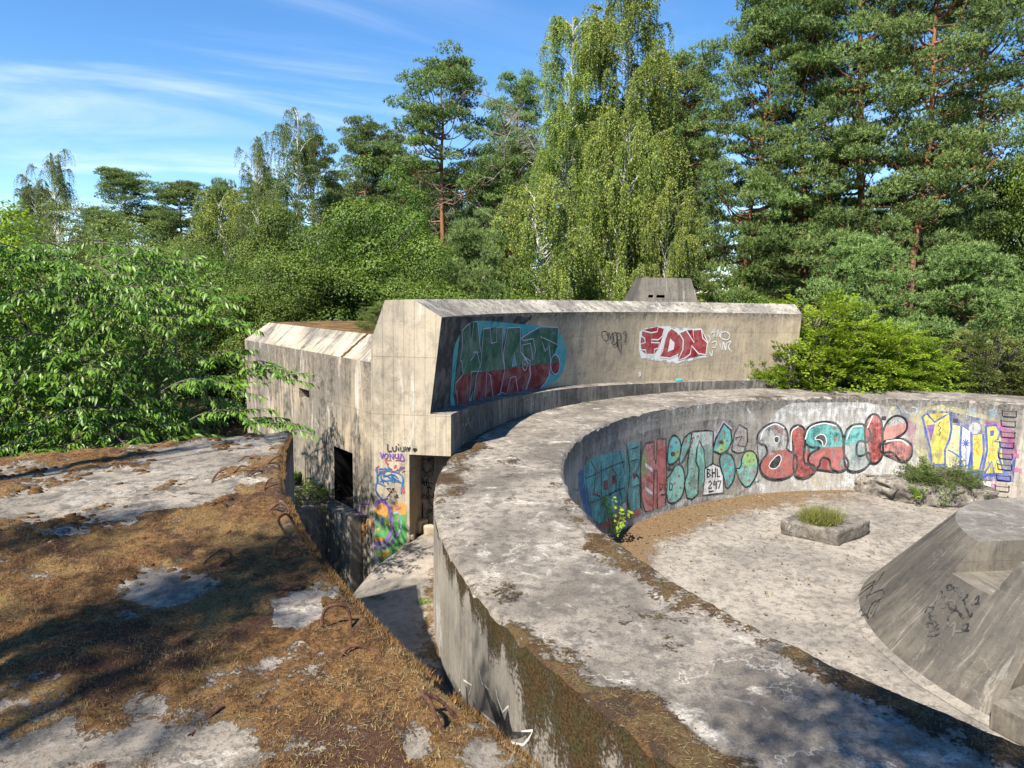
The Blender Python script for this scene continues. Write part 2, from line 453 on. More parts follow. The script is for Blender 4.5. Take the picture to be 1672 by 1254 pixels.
# ================================================================== materials of the concrete
M = {}
M['ring_top'] = concrete_top('ring_top_concrete', (0.275, 0.243, 0.205), (0.128, 0.112, 0.095), lichen=0.75, white=1.0, seed=3.0, mosscol=((0.050, 0.029, 0.016), (0.118, 0.070, 0.034), (0.098, 0.076, 0.036), (0.050, 0.033, 0.024)))
M['slab_top'] = concrete_top('roof_concrete_moss', (0.285, 0.248, 0.202), (0.175, 0.152, 0.126), lichen=0.85, white=0.45, seed=11.0)
M['floor'] = concrete_top('pit_floor_concrete', (0.300, 0.268, 0.228), (0.195, 0.176, 0.153), moss=False, lichen=0.6, white=0.3, dirt=1.0, seed=21.0, crack=0.15)
M['trench'] = concrete_top('trench_concrete', (0.32, 0.28, 0.235), (0.21, 0.188, 0.165), moss=False, lichen=0.35, white=0.25, dirt=1.0, seed=31.0, crack=0.2)
M['inner'] = concrete_wall('pit_wall_concrete', (0.38, 0.342, 0.288), (0.20, 0.184, 0.163), streak=0.5, lime=0.35, topband=(-0.02, -0.6, 0.85), seed=2.0)
M['outer'] = concrete_wall('parapet_back_concrete', (0.33, 0.30, 0.255), (0.19, 0.178, 0.158), streak=0.45, lime=0.4, moss=1.0, seed=5.0)
M['edge'] = concrete_wall('dark_roof_edge_concrete', (0.12, 0.11, 0.10), (0.06, 0.057, 0.053), streak=0.8, lime=0.15, moss=1.0, seed=6.0)  # the roof edge walls get darker tones than the other concrete
M['bunker'] = concrete_wall('bunker_concrete', (0.45, 0.362, 0.242), (0.29, 0.240, 0.172), streak=0.26, lime=0.35, topband=(2.18, 1.78, 0.9), seed=7.0, seams=0.12)
M['endface'] = concrete_wall('bunker_end_concrete', (0.42, 0.355, 0.265), (0.26, 0.228, 0.182), streak=0.38, lime=0.7, seed=9.0, boards=0.17)
M['facade'] = concrete_wall('annex_concrete', (0.40, 0.325, 0.232), (0.20, 0.178, 0.148), streak=0.85, lime=0.8, seed=13.0, boards=0.15, topband=(1.5, 0.2, 0.5))
M['ledge'] = concrete_wall('ledge_concrete', (0.22, 0.195, 0.16), (0.075, 0.07, 0.064), streak=0.75, lime=0.4, seed=15.0)
M['bevel'] = concrete_top('bunker_roof_concrete', (0.36, 0.33, 0.275), (0.19, 0.175, 0.155), lichen=0.7, white=0.85, seed=17.0, crack=0.9)
M['annex_bevel'] = concrete_wall('annex_eaves_concrete', (0.42, 0.355, 0.265), (0.17, 0.158, 0.138), streak=0.8, lime=0.7, seed=19.0, boards=0.11)
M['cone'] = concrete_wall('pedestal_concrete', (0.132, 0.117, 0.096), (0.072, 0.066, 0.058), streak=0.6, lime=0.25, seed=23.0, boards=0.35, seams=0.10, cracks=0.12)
M['slot'] = concrete_wall('slot_concrete', (0.22, 0.192, 0.152), (0.115, 0.104, 0.088), streak=0.5, lime=0.3, seed=29.0, boards=0.4, seams=0.1)
M['cone_top'] = concrete_top('pedestal_top_concrete', (0.215, 0.197, 0.172), (0.13, 0.12, 0.108), moss=False, lichen=0.5, white=0.4, seed=25.0)
M['block'] = concrete_top('weathered_block_concrete', (0.24, 0.215, 0.18), (0.12, 0.108, 0.092), moss=False, lichen=0.9, white=0.3, seed=27.0)
M['rust'] = plain('rusty_steel', (0.078, 0.034, 0.020), 0.85, 0.55, 60.0, 0.3, 0.6)
M['dark_steel'] = plain('dark_painted_steel', (0.045, 0.038, 0.034), 0.7, 0.4, 40.0, 0.4, 0.3)
M['gloom'] = plain('painted_gloom', (0.012, 0.011, 0.010), 0.95, 0.3, 3.0, 0.1)  # near-black room walls: the doorway's darkness is put into the colour
M['soil'] = plain('forest_soil', (0.055, 0.045, 0.026), 0.95, 0.5, 1.5, 0.1, 0.8)

# ================================================================== ground
gx = np.concatenate([-np.geomspace(900, 1, 40), np.linspace(-0.8, 0.8, 3), np.geomspace(1, 900, 40)])
GX, GY = np.meshgrid(gx + 5, gx + 20, indexing='ij')
gz = ZG + 0.5 * (fbm(GX * 0.12, GY * 0.12, 5, 3) - 0.5)
far = sstep(14, 40, np.hypot(GX - C[0], GY - C[1]))
gz = gz + 1.2 * far
tag(link('ground', mesh_np('ground', np.stack([GX, GY, gz], -1).reshape(-1, 3), grid_faces(len(gx), len(gx))), M['soil']), kind='structure')

# ================================================================== pit floor
def disc(name, r0, r1, th, z, mat, zf=None, attrs=None, nr=40, parent=None, kind=None):
    rr = np.linspace(r0, r1, nr); RR, TT = np.meshgrid(rr, th, indexing='ij')
    X, Y = C[0] + RR * np.cos(TT), C[1] + RR * np.sin(TT)
    Z = np.full_like(X, z) if zf is None else zf(X, Y, RR, TT)
    at = {k: f(X, Y, RR, TT).ravel() for k, f in (attrs or {}).items()}
    V = np.stack([X, Y, Z], -1).reshape(-1, 3)
    me = mesh_np(name, V, grid_faces(nr, len(th)), uv=np.stack([X, Y], -1).reshape(-1, 2), attrs=at)
    o = link(name, me, mat, parent)
    if kind: tag(o, kind=kind)
    return o
def pit_dirt(X, Y, RR, TT):
    near = sstep(6.6, 8.3, RR)
    ang = sstep(R(84), R(112), TT)
    return np.clip(near * (0.25 + 0.6 * ang) + 0.7 * (fbm(X * 0.8, Y * 0.8, 9) - 0.5) + 0.9 * sstep(0.25, 0.0, RI - RR), 0, 1.2)
disc('pit_floor', 0.05, RI, np.linspace(0, 2 * math.pi, 200), ZF, M['floor'],
     zf=lambda X, Y, RR, TT: ZF + 0.015 * (fbm(X * 0.8, Y * 0.8, 4) - 0.5) + 0.05 * sstep(0.8, 0.0, RI - RR) * fbm(X * 3, Y * 3, 8),
     attrs={'dirt': pit_dirt}, nr=70, kind='structure')

# trench floor between the near roof and the parapet, with a sunken drain beside it
th = np.linspace(R(168), R(245), 120)
edge = np.interp(th, [R(168), R(173.2), R(178.4), R(182.9), R(192)], [10.9, 11.1, 11.36, 11.5, RS])
rows = np.linspace(0, 1, 16)
RR = RO + (edge[None, :] - RO) * rows[:, None]; TT = np.broadcast_to(th, RR.shape)
X, Y = C[0] + RR * np.cos(TT), C[1] + RR * np.sin(TT)
Z = ZC + 0.02 * (fbm(X, Y, 3) - 0.5) - 0.06 * sstep(0.85, 1.0, rows)[:, None] ** 2
V = np.stack([X, Y, Z], -1); Vd = V[-1].copy(); Vd[:, 2] = ZG
V = np.concatenate([V, Vd[None]], 0)
dirt = np.concatenate([sstep(0.35, 0.0, rows)[:, None] * 0.6 + 0 * X, 0 * X[:1] + 1], 0)
tag(link('trench_floor', mesh_np('trench_floor', V.reshape(-1, 3), grid_faces(17, len(th)), uv=V.reshape(-1, 3)[:, :2], attrs={'dirt': dirt.ravel()}), M['trench']), kind='structure')

# ================================================================== ring parapet
ring = empty('ring_parapet', polar((RI + RO) / 2, R(190), ZF), 'thick circular concrete parapet wall around the gun pit, covered in graffiti inside', 'wall')
def ring_angles():
    t, out = 0.0, []
    while t < 2 * math.pi:
        out.append(t)
        p = polar(9.5, t, 0); d = math.hypot(p[0], p[1])
        t += max(0.0035, min(0.02, 0.0011 * d))
    return np.array(out + [2 * math.pi])
RA = ring_angles()
def ring_moss(X, Y, RR, TT):
    d_out, d_in = RO - RR, RR - RI
    near = sstep(R(195), R(206), TT) * sstep(R(300), R(285), TT)
    inner = sstep(0.62, 0.12, d_in) * (0.25 + 0.75 * sstep(R(186), R(200), TT) * sstep(R(330), R(300), TT))
    outer = sstep(0.75, 0.05, d_out) * (0.35 + 0.55 * near)
    n = fbm(X * 0.9, Y * 0.9, 21, 5)
    patch = sstep(0.54, 0.66, fbm(X * 0.6 + 5, Y * 0.6, 33, 4)) * near * 0.8 + 0.5 * sstep(0.7, 0.1, d_out) * sstep(R(160), R(171), TT) * sstep(R(190), R(180), TT)
    return np.clip(0.05 + 0.66 * inner + 0.56 * outer + patch + 0.8 * (n - 0.5) + 0.9 * (fbm(X * 3.3, Y * 3.3, 23, 4) - 0.5), 0, 1)
def ring_z(X, Y, RR, TT):
    m = ring_moss(X, Y, RR, TT)
    z = 0.022 * (fbm(X * 1.3, Y * 1.3, 2, 4) - 0.5) + 0.022 * sstep(0.4, 0.62, m) * (0.4 + fbm(X * 14, Y * 14, 6, 3))
    e = np.minimum(RO - RR, RR - RI)
    return z - sstep(0.05, 0.0, e) * (0.012 + 0.03 * fbm(X * 9, Y * 9, 12, 3) + 0.05 * sstep(0.55, 0.68, fbm(X * 5 + 3, Y * 5, 14, 3)))
disc('parapet_top', RI, RO, RA, 0, M['ring_top'], zf=ring_z, attrs={'moss': ring_moss}, nr=72, parent=ring)
def cyl(name, rad, th, z, mat, parent, attrs=None, inward=False, radf=None):
    Z, TT = np.meshgrid(np.asarray(z), th, indexing='ij')
    Rr = rad if radf is None else radf(TT, Z)
    X, Y = C[0] + Rr * np.cos(TT), C[1] + Rr * np.sin(TT)
    at = {k: f(TT, Z).ravel() for k, f in (attrs or {}).items()}
    V = np.stack([X, Y, Z], -1).reshape(-1, 3)
    me = mesh_np(name, V, grid_faces(len(z), len(th), inward), uv=np.stack([TT * rad, Z], -1).reshape(-1, 2), attrs=at)
    return link(name, me, mat, parent)
zt = lambda rr: ring_z(*(lambda t: (C[0] + rr * np.cos(t), C[1] + rr * np.sin(t), np.full_like(t, rr), t))(RA))
def skirt(name, rr, zb, mat, attrs, nz=24, inward=False):
    top = zt(rr); w = np.linspace(0, 1, nz) ** 1.4
    Z = zb + (top[None, :] - zb) * (1 - w)[:, None]; TT = np.broadcast_to(RA, Z.shape)
    X, Y = C[0] + rr * np.cos(TT), C[1] + rr * np.sin(TT)
    at = {k: f(TT, Z).ravel() for k, f in attrs.items()}
    me = mesh_np(name, np.stack([X, Y, Z], -1).reshape(-1, 3), grid_faces(nz, len(RA), inward), uv=np.stack([TT * rr, Z], -1).reshape(-1, 2), attrs=at)
    return link(name, me, mat, ring)
def outer_moss(TT, Z):
    u = TT * RO; n = 0.5 * vnoise(u * 1.1, 0 * u, 44) + 0.3 * vnoise(u * 3.7, 0 * u, 45) + 0.2 * vnoise(u * 12, 0 * u, 46)
    run = sstep(R(184), R(197), TT) * (0.10 + 1.9 * np.clip(n - 0.32, 0, 1)) * (0.6 + 0.6 * sstep(R(198), R(214), TT))
    return 0.74 * np.clip(1.0 + (Z + 0.25 * run) / np.maximum(run, 0.05), 0, 1) ** 0.8 * sstep(0.02, 0.10, run) - 0.12 + 0.5 * (n - 0.5)
skirt('inner_face', RI, ZF - 0.3, M['inner'], {}, inward=True)
skirt('outer_face', RO, ZG, M['outer'], {'moss': outer_moss})

# ================================================================== near roof slab
slab = empty('roof_slab', (-3.0, 3.0, 0.0), 'mossy brown flat bunker roof slab with rusty rebar loops along its curved edge, in the foreground', 'roof')
Pc, Pd = np.array([-2.36, 7.54]), np.array([-4.54, 6.12]); ld = (Pd - Pc) / np.linalg.norm(Pd - Pc)
def theta_far(r):
    b = (Pc - C) @ ld; c = (Pc - C) @ (Pc - C) - r * r
    s = -b + math.sqrt(b * b - c) if c < 0 else 0.0
    q = Pc + ld * s; return math.atan2(q[1] - C[1], q[0] - C[0]) % (2 * math.pi)
sr = RS + np.concatenate([[0, .01, .025], np.linspace(0.045, 4.4, 150), np.linspace(4.45, 4.6, 3)])
sk = np.concatenate([[0, .0015, .004], np.linspace(.007, 1, 330)])
SR = np.repeat(sr[:, None], len(sk), 1); ST = np.zeros_like(SR)
for i, r in enumerate(sr):
    t0 = theta_far(r); ST[i] = t0 + (R(252) - t0) * sk
SX, SY = C[0] + SR * np.cos(ST), C[1] + SR * np.sin(ST)
BARE = [(120, 808, 120, 0.9), (240, 778, 120, 1.0), (350, 748, 100, 1.0), (300, 818, 80, 0.9), (430, 722, 60, 0.8), (255, 945, 55, 1.1), (290, 975, 45, 1.0), (225, 1000, 40, 0.7), (510, 985, 42, 1.3), (500, 1012, 40, 1.0),
        (330, 1232, 90, 0.8), (215, 1222, 50, 0.8), (690, 1235, 45, 0.6), (40, 770, 60, 0.5), (90, 1010, 35, 0.5), (60, 1240, 60, 0.6), (800, 1240, 50, 0.7), (575, 1050, 26, 0.6), (400, 790, 50, 0.4), (180, 850, 60, 0.5)]
def slab_moss(X, Y):
    m = 0.78 + 0.9 * (fbm(X * 0.9, Y * 0.9, 51, 5) - 0.5) + 1.0 * (fbm(X * 4.5, Y * 4.5, 52, 5, 0.6) - 0.5)
    for px, py, w, a in BARE:
        p = on_z(px, py, ZS); d = math.hypot(p[0], p[1]); rx = w / CAMF * d
        q = np.hypot((X - p[0]) / (rx * 1.0), (Y - p[1]) / (rx * 1.15))
        m = m - a * 0.72 * sstep(1.45, 0.15, q + 1.7 * (fbm(X * 2.6, Y * 2.6, 61, 5, 0.6) - 0.5))
    return np.clip(m, 0, 1.1)
SM = slab_moss(SX, SY)
def slab_height(X, Y, m, d_edge):
    cl = fbm(X * 11, Y * 11, 71, 4); big = fbm(X * 2.2, Y * 2.2, 72, 4)
    z = ZS + 0.03 * (fbm(X * 0.7, Y * 0.7, 73, 3) - 0.5) + sstep(0.35, 0.65, m) * (0.006 + 0.042 * np.maximum(cl - 0.40, 0) * 2 + 0.03 * (big - 0.4))
    return z - 0.05 * sstep(0.05, 0.0, d_edge)
SZ = slab_height(SX, SY, SM, SR - RS)
V = np.stack([SX, SY, SZ], -1)
low0 = V[0].copy(); low0[:, 2] = ZG
slab_top = link('roof_surface', mesh_np('roof_surface', V.reshape(-1, 3), grid_faces(len(sr), len(sk)), uv=V.reshape(-1, 3)[:, :2], attrs={'moss': SM.ravel()}), M['slab_top'], slab)
vw = []; n = 12
for k in range(n):
    w = V[0].copy(); w[:, 2] = V[0][:, 2] + (ZG - V[0][:, 2]) * k / (n - 1); vw.append(w)
vw = np.array(vw)
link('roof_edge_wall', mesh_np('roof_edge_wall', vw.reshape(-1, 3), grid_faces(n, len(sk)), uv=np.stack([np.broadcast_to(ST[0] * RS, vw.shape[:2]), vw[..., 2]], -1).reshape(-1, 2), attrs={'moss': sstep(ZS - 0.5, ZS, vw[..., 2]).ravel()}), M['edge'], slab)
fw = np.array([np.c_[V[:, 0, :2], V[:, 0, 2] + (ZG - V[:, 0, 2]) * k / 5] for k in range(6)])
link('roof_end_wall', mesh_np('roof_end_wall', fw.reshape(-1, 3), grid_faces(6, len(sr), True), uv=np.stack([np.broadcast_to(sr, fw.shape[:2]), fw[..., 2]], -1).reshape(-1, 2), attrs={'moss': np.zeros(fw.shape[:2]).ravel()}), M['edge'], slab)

# ================================================================== the bunker behind the ring: a curved wall on a ledge
TL, TR = R(173.2), R(96.3)
bunker = empty('bunker', polar(11.2, R(140), ZG), 'long grey concrete bunker with a curved wall and chamfered roof edge behind the ring parapet', 'bunker')
BT = np.linspace(TR, TL, 140)
def z_ledge(t): return np.interp(t, [R(96), R(106.4), R(120.1), R(131.4), R(140), R(150.2), R(162), R(173.2)], [.23, .23, .25, .32, .38, .44, .53, .67])
def z_top(t): return np.interp(t, [TR, TL], [2.10, 2.19])
def sweep(name, prof, mat, flip=False, us=None):
    """prof: list of functions theta -> (r, z); swept along the curve of the bunker."""
    V, UV = [], []
    acc = 0.0; prev = None
    for f in prof:
        r, z = f(BT); r = np.broadcast_to(r, BT.shape); z = np.broadcast_to(z, BT.shape)
        if prev is not None: acc += float(np.hypot(r[0] - prev[0], z[0] - prev[1]))
        prev = (r[0], z[0])
        V.append(np.stack([C[0] + r * np.cos(BT), C[1] + r * np.sin(BT), z], -1)); UV.append(np.stack([BT * RW, np.full_like(BT, acc) if us else z], -1))
    V = np.array(V)
    return link(name, mesh_np(name, V.reshape(-1, 3), grid_faces(len(prof), len(BT), flip), uv=np.array(UV).reshape(-1, 2), attrs={'moss': 0.25 * np.ones(V.shape[:2]).ravel()}, smooth=False), mat, bunker)
RT = 10.57
lerp = lambda a, b, k: a + (b - a) * k
sweep('front_wall', [(lambda t, k=k: (lerp(RW, RT, k), lerp(z_ledge(t), z_top(t), k))) for k in np.linspace(0, 1, 9)], M['bunker'])
sweep('roof_bevel', [(lambda t, k=k: (lerp(RT, RT + 0.45, k), z_top(t) + 0.27 * k)) for k in np.linspace(0, 1, 4)], M['bevel'])
sweep('roof_top', [lambda t: (RT + 0.45, z_top(t) + 0.27), lambda t: (RT + 0.9, z_top(t) + 0.25)], M['bevel'])
sweep('rear_wall', [lambda t: (RT + 0.9, z_top(t) + 0.25), lambda t: (11.7, z_top(t) - 0.39), lambda t: (11.7, 0 * t + ZG)], M['bunker'])
sweep('ledge_top', [lambda t: (RO + 0.004, z_ledge(t)), lambda t: (RW, z_ledge(t) + 0.012)], M['ring_top'])
sweep('ledge_face', [lambda t: (RO + 0.004, 0 * t - 0.02), lambda t: (RO + 0.004, z_ledge(t) * 0.5), lambda t: (RO + 0.004, z_ledge(t))], M['ledge'])
# end faces (radial planes) and the panel under the overhang
def rad_face(name, t, pts, mat, parent=bunker): return poly_mesh(name, [[polar(r, t, z) for r, z in pts]], mat, parent)
zl, zt2 = float(z_ledge(TL)), float(z_top(TL))
rad_face('end_wall', TL, [(RO + .004, 0), (RO + .004, zl), (RW, zl), (RT, zt2), (RT + .45, zt2 + .27), (RT + .9, zt2 + .25), (11.7, zt2 - .39), (11.7, -2.6), (11.09, -2.6), (11.09, 0)], M['endface'])
zr2, zlr = float(z_top(TR)), float(z_ledge(TR))
rad_face('end_wall', TR, [(RO + .004, 0), (RO + .004, zlr), (RW, zlr), (RT, zr2), (RT + .45, zr2 + .27), (RT + .9, zr2 + .25), (11.7, zr2 - .39), (11.7, ZG), (RO + .004, ZG)], M['bunker'])
# soffit and side of the covered trench end, and the back wall of it with a small opening
poly_mesh('soffit', [[polar(RO, TL, 0), polar(11.09, TL, 0), polar(11.09, R(163), 0), polar(RO, R(163), 0)]], M['bunker'], bunker)
poly_mesh('trench_side_wall', [[polar(11.09, TL, 0), polar(11.09, TL, -2.6), polar(11.09, R(163), -2.6), polar(11.09, R(163), 0)]], M['bunker'], bunker)

def wall_holes(name, P0, P1, z0, z1, holes, depth, mat, parent, inside=None):
    """A flat wall from P0 to P1 with rectangular openings (s0, s1, za, zb in metres) that have real reveals and a closed dark room behind."""
    P0, P1 = np.array(P0, float), np.array(P1, float); L = np.linalg.norm(P1 - P0); d = (P1 - P0) / L
    nin = np.array([-d[1], d[0]])                 # inward: to the left of the direction P0 -> P1
    at = lambda s, z, q=0.0: (P0[0] + d[0] * s + nin[0] * q, P0[1] + d[1] * s + nin[1] * q, z)
    ss = sorted({0.0, L, *[h[0] for h in holes], *[h[1] for h in holes]}); zs = sorted({z0, z1, *[h[2] for h in holes], *[h[3] for h in holes]})
    faces = []
    for a, b in zip(ss[:-1], ss[1:]):
        for c, e in zip(zs[:-1], zs[1:]):
            if any(h[0] - 1e-6 <= a and b <= h[1] + 1e-6 and h[2] - 1e-6 <= c and e <= h[3] + 1e-6 for h in holes): continue
            faces.append([at(a, c), at(b, c), at(b, e), at(a, e)])
    w = poly_mesh(name, faces, mat, parent)
    for (a, b, c, e), dep, ins in zip(holes, depth, inside or [mat] * len(holes)):
        poly_mesh('opening_reveal', [[at(a, c), at(a, e), at(a, e, dep), at(a, c, dep)], [at(b, e), at(b, c), at(b, c, dep), at(b, e, dep)], [at(a, e), at(b, e), at(b, e, dep), at(a, e, dep)],
                  [at(b, c), at(a, c), at(a, c, dep), at(b, c, dep)], [at(a, c, dep), at(a, e, dep), at(b, e, dep), at(b, c, dep)]], ins, w)
    return w
tq = R(170.2)
q0, q1 = polar(11.09, tq, 0)[:2], polar(RO, tq, 0)[:2]
def s_on(px, py, P0, P1):
    P0, P1 = np.array(P0), np.array(P1); d = (P1 - P0) / np.linalg.norm(P1 - P0); nrm = np.array([-d[1], d[0], 0])
    p = on_plane(px, py, (P0[0], P0[1], 0), nrm); return float((p[:2] - P0) @ d), float(p[2])
a0 = s_on(676, 862, q0, q1); a1 = s_on(691, 822, q0, q1)
wall_holes('trench_end_wall', q0, q1, -2.6, 0.0, [(a0[0], a1[0], a0[1], a1[1])], [0.5], M['facade'], bunker)

# ================================================================== lower annex on the left, with a doorway and a small window
annex = empty('bunker_annex', (-3.2, 13.0, ZG), 'lower flat roofed concrete annex with streaked walls, black doorway and tiny window', 'bunker')
E1, E2 = polar(11.7, TL, 0)[:2], np.array([-5.9, 15.5])
E3, E4 = np.array([-4.7, 17.0]), np.array([2.6, 19.6])
d0, d1 = s_on(577, 831, E1, E2), s_on(545, 728, E1, E2)
w0, w1 = s_on(505, 654, E1, E2), s_on(488, 633, E1, E2)
def flip_holes():
    # the outer face looks to the left of the direction E2 -> E1, so the wall is walked from E2 and inward lies on the right
    L = float(np.linalg.norm(E2 - E1)); return [(L - d1[0], L - d0[0], d0[1], d1[1]), (L - w1[0], L - w0[0], w0[1], w1[1])]
wall_holes('facade', E2, E1, ZG, 1.46, flip_holes(), [2.2, 0.35], M['facade'], annex, [M['gloom'], M['facade']])
fd = (E2 - E1) / np.linalg.norm(E2 - E1); inn = np.array([-fd[1], fd[0]]); inn = inn if inn @ (np.array([3, 17]) - E1) > 0 else -inn
B1, B2 = E1 + inn * 0.4 + fd * 0.0, E2 + inn * 0.4 - fd * 0.4
sd = (E3 - E2) / np.linalg.norm(E3 - E2)
B3 = E3 - sd * 0.0 + np.array([0.15, -0.35])
v3 = lambda p, z: (float(p[0]), float(p[1]), z)
poly_mesh('eaves_bevel', [[v3(E1, 1.46), v3(E2, 1.46), v3(B2, 1.85), v3(B1, 1.85)], [v3(E2, 1.46), v3(E3, 1.46), v3(B3, 1.85), v3(B2, 1.85)]], M['annex_bevel'], annex)
M['annex_roof'] = concrete_top('annex_roof_moss', (0.40, 0.37, 0.33), (0.22, 0.2, 0.18), lichen=0.6, white=0.3, seed=41.0)
rf = poly_mesh('flat_roof', [[v3(B1, 1.85), v3(B2, 1.85), v3(B3, 1.85), v3(E4 + np.array([0, -.4]), 1.85), (2.4, 18.0, 1.85), (-0.6, 14.6, 1.85)]], M['annex_roof'], annex)
at = rf.data.attributes.new('moss', 'FLOAT', 'POINT'); at.data.foreach_set('value', [0.75] * len(rf.data.vertices))
poly_mesh('side_wall', [[v3(E2, ZG), v3(E3, ZG), v3(E3, 1.46), v3(E2, 1.46)], [v3(E3, ZG), v3(E4, ZG), v3(E4, 1.46), v3(E3, 1.46)]], M['facade'], annex)
# crack with moss across the bevel
cr = []
ca, cb = np.array(E1) + fd * 1.02, np.array(E1) + fd * 0.86 + inn * 0.4
for k in range(15):
    f = k / 14; p = lerp(ca, cb, f) + fd * 0.02 * random.Random(k).uniform(-1, 1); z = lerp(1.46, 1.85, f)
    cr.append((p, z, 0.022 + 0.02 * random.Random(k + 50).random()))
fn = np.array([-inn[0], -inn[1], 1.0]); fn /= np.linalg.norm(fn)
faces = []
for (p, z, w), (p2, z2, w2) in zip(cr[:-1], cr[1:]):
    q = lambda P, zz, s: tuple(np.array([P[0] + fd[0] * s, P[1] + fd[1] * s, zz]) + fn * 0.012)
    faces.append([q(p, z, -w), q(p, z, w), q(p2, z2, w2), q(p2, z2, -w2)])
M['moss_dark'] = plain('dark_moss', (0.07, 0.04, 0.018), 0.95, 0.6, 50.0, 0.1, 0.8)
poly_mesh('mossy_crack', faces, M['moss_dark'], annex)
# low concrete plinth at the foot of the facade, in the shadow of the near roof
pa, pb = E1 + fd * 1.32, E1 + fd * 3.0
zp = s_on(545, 818, E1, E2)[1]
plinth = prism('concrete_plinth', [tuple(pa - inn * 1.35), tuple(pa - inn * 0.01), tuple(pb - inn * 0.01), tuple(pb - inn * 1.35)][::-1], ZG, zp, M['facade'], bevel=0.02)
tag(plinth, 'low shaded concrete plinth at the foot of the annex wall, left of the doorway', 'plinth')
sill = prism('door_threshold', [tuple(E1 + fd * 0.36 - inn * 0.22), tuple(E1 + fd * 0.36 - inn * 0.01), tuple(E1 + fd * 1.30 - inn * 0.01), tuple(E1 + fd * 1.30 - inn * 0.22)][::-1], ZG, d0[1] - 0.02, M['facade'], annex, 0.02)

# ================================================================== concrete cupola on the roof behind
cup = empty('concrete_cupola', (4.6, 22.0, 1.0), 'small trapezoid concrete cupola with a dark slit, standing on top of the bunker', 'cupola')
c0 = [on_y(1034, 497, 22.0), on_y(1142, 497, 22.0)]; c1 = [on_y(1049, 453, 22.35), on_y(1128, 453, 22.35)]
zb, ztp = 1.9, c1[0][2]
xa, xb, xc, xd = c0[0][0], c0[1][0], c1[0][0], c1[1][0]
def cup_pts(z): 
    k = (z - c0[0][2]) / (ztp - c0[0][2]); return lerp(xa, xc, k), lerp(xb, xd, k), lerp(22.0, 22.35, k), lerp(24.3, 23.6, k)
def cupf(side, za, zc, fr=None):
    A, B = cup_pts(za), cup_pts(zc)
    if side == 'f': return lambda s0, s1: [(lerp(A[0], A[1], s0), A[2], za), (lerp(A[0], A[1], s1), A[2], za), (lerp(B[0], B[1], s1), B[2], zc), (lerp(B[0], B[1], s0), B[2], zc)]
A, B = cup_pts(zb), cup_pts(ztp)
sl0, sl1 = on_y(1071, 486, 22.1)[2], on_y(1071, 481.5, 22.1)[2]
fr = [(zb, sl0, [(0, 1)]), (sl0, sl1, [(0, .20), (.28, .335), (.47, 1)]), (sl1, ztp, [(0, 1)])]
faces = []
for za, zc, spans in fr:
    for s0, s1 in spans: faces.append(cupf('f', za, zc)(s0, s1))
faces += [[(A[0], A[3], zb), (A[0], A[2], zb), (B[0], B[2], ztp), (B[0], B[3], ztp)], [(A[1], A[2], zb), (A[1], A[3], zb), (B[1], B[3], ztp), (B[1], B[2], ztp)], [(A[1], A[3], zb), (A[0], A[3], zb), (B[0], B[3], ztp), (B[1], B[3], ztp)]]
poly_mesh('cupola_wall', faces, M['cone'], cup)
poly_mesh('cupola_roof', [[(B[0], B[2], ztp), (B[1], B[2], ztp), (B[1], B[3], ztp), (B[0], B[3], ztp)]], M['cone_top'], cup)
body = prism('bunker_body', [(-0.2, 15.6), (2.2, 18.9), (5.4, 21.0), (8.2, 21.5), (8.6, 26.5), (0.5, 25.5), (-1.5, 18.5)], ZG, 1.9, M['bunker'], bunker)

# ================================================================== gun pedestal (truncated cone) in the pit
ped = empty('gun_pedestal', (C[0], C[1], ZF), 'large cone shaped concrete gun pedestal in the pit with niches and black tags', 'pedestal')
CB, CT, ZT = 3.90, 2.57, -0.90
rz = lambda z: CB + (CT - CB) * (z - ZF) / (ZT - ZF)
nt, nz = 360, 41
cth = np.linspace(0, 2 * math.pi, nt + 1); cz = np.linspace(ZF, ZT, nz)
def px_cone(px, py):
    d = ray(px, py); lo, hi = 2.0, 40.0
    ts = np.linspace(4, 30, 4000); P = EYE + d[None] * ts[:, None]
    g = np.hypot(P[:, 0] - C[0], P[:, 1] - C[1]) - rz(P[:, 2]); k = np.argmax(g < 0); return P[k]
rin = 1.55
# radial slots cut into the cone: a point on the far side, direction inwards, width, floor height, length
SLOTS = [(np.array([6.587, 9.866]), np.array([0.991, 0.132]), 0.78, -1.36, 1.12), (np.array([6.05, 8.05]), np.array([0.898, 0.441]), 0.95, -2.16, 1.0)]
bm = bmesh.new(); uvl = bm.loops.layers.uv.new('UVMap')
rings = [[bm.verts.new(tuple(polar(rz(z), t, z))) for t in cth[:-1]] for z in cz] + [[bm.verts.new(tuple(polar(r_, t, ZT))) for t in cth[:-1]] for r_ in (2.2, 1.9, rin)]
for j in range(len(rings) - 1):
    for i in range(nt):
        k = (i + 1) % nt; f = bm.faces.new((rings[j][i], rings[j][k], rings[j + 1][k], rings[j + 1][i])); f.material_index = 0 if j < nz - 1 else 1
        for lp, (ii, jj) in zip(f.loops, ((i, j), (i + 1, j), (i + 1, j + 1), (i, j + 1))): lp[uvl].uv = (ii * 2 * math.pi / nt * 3.2, cz[min(jj, nz - 1)])
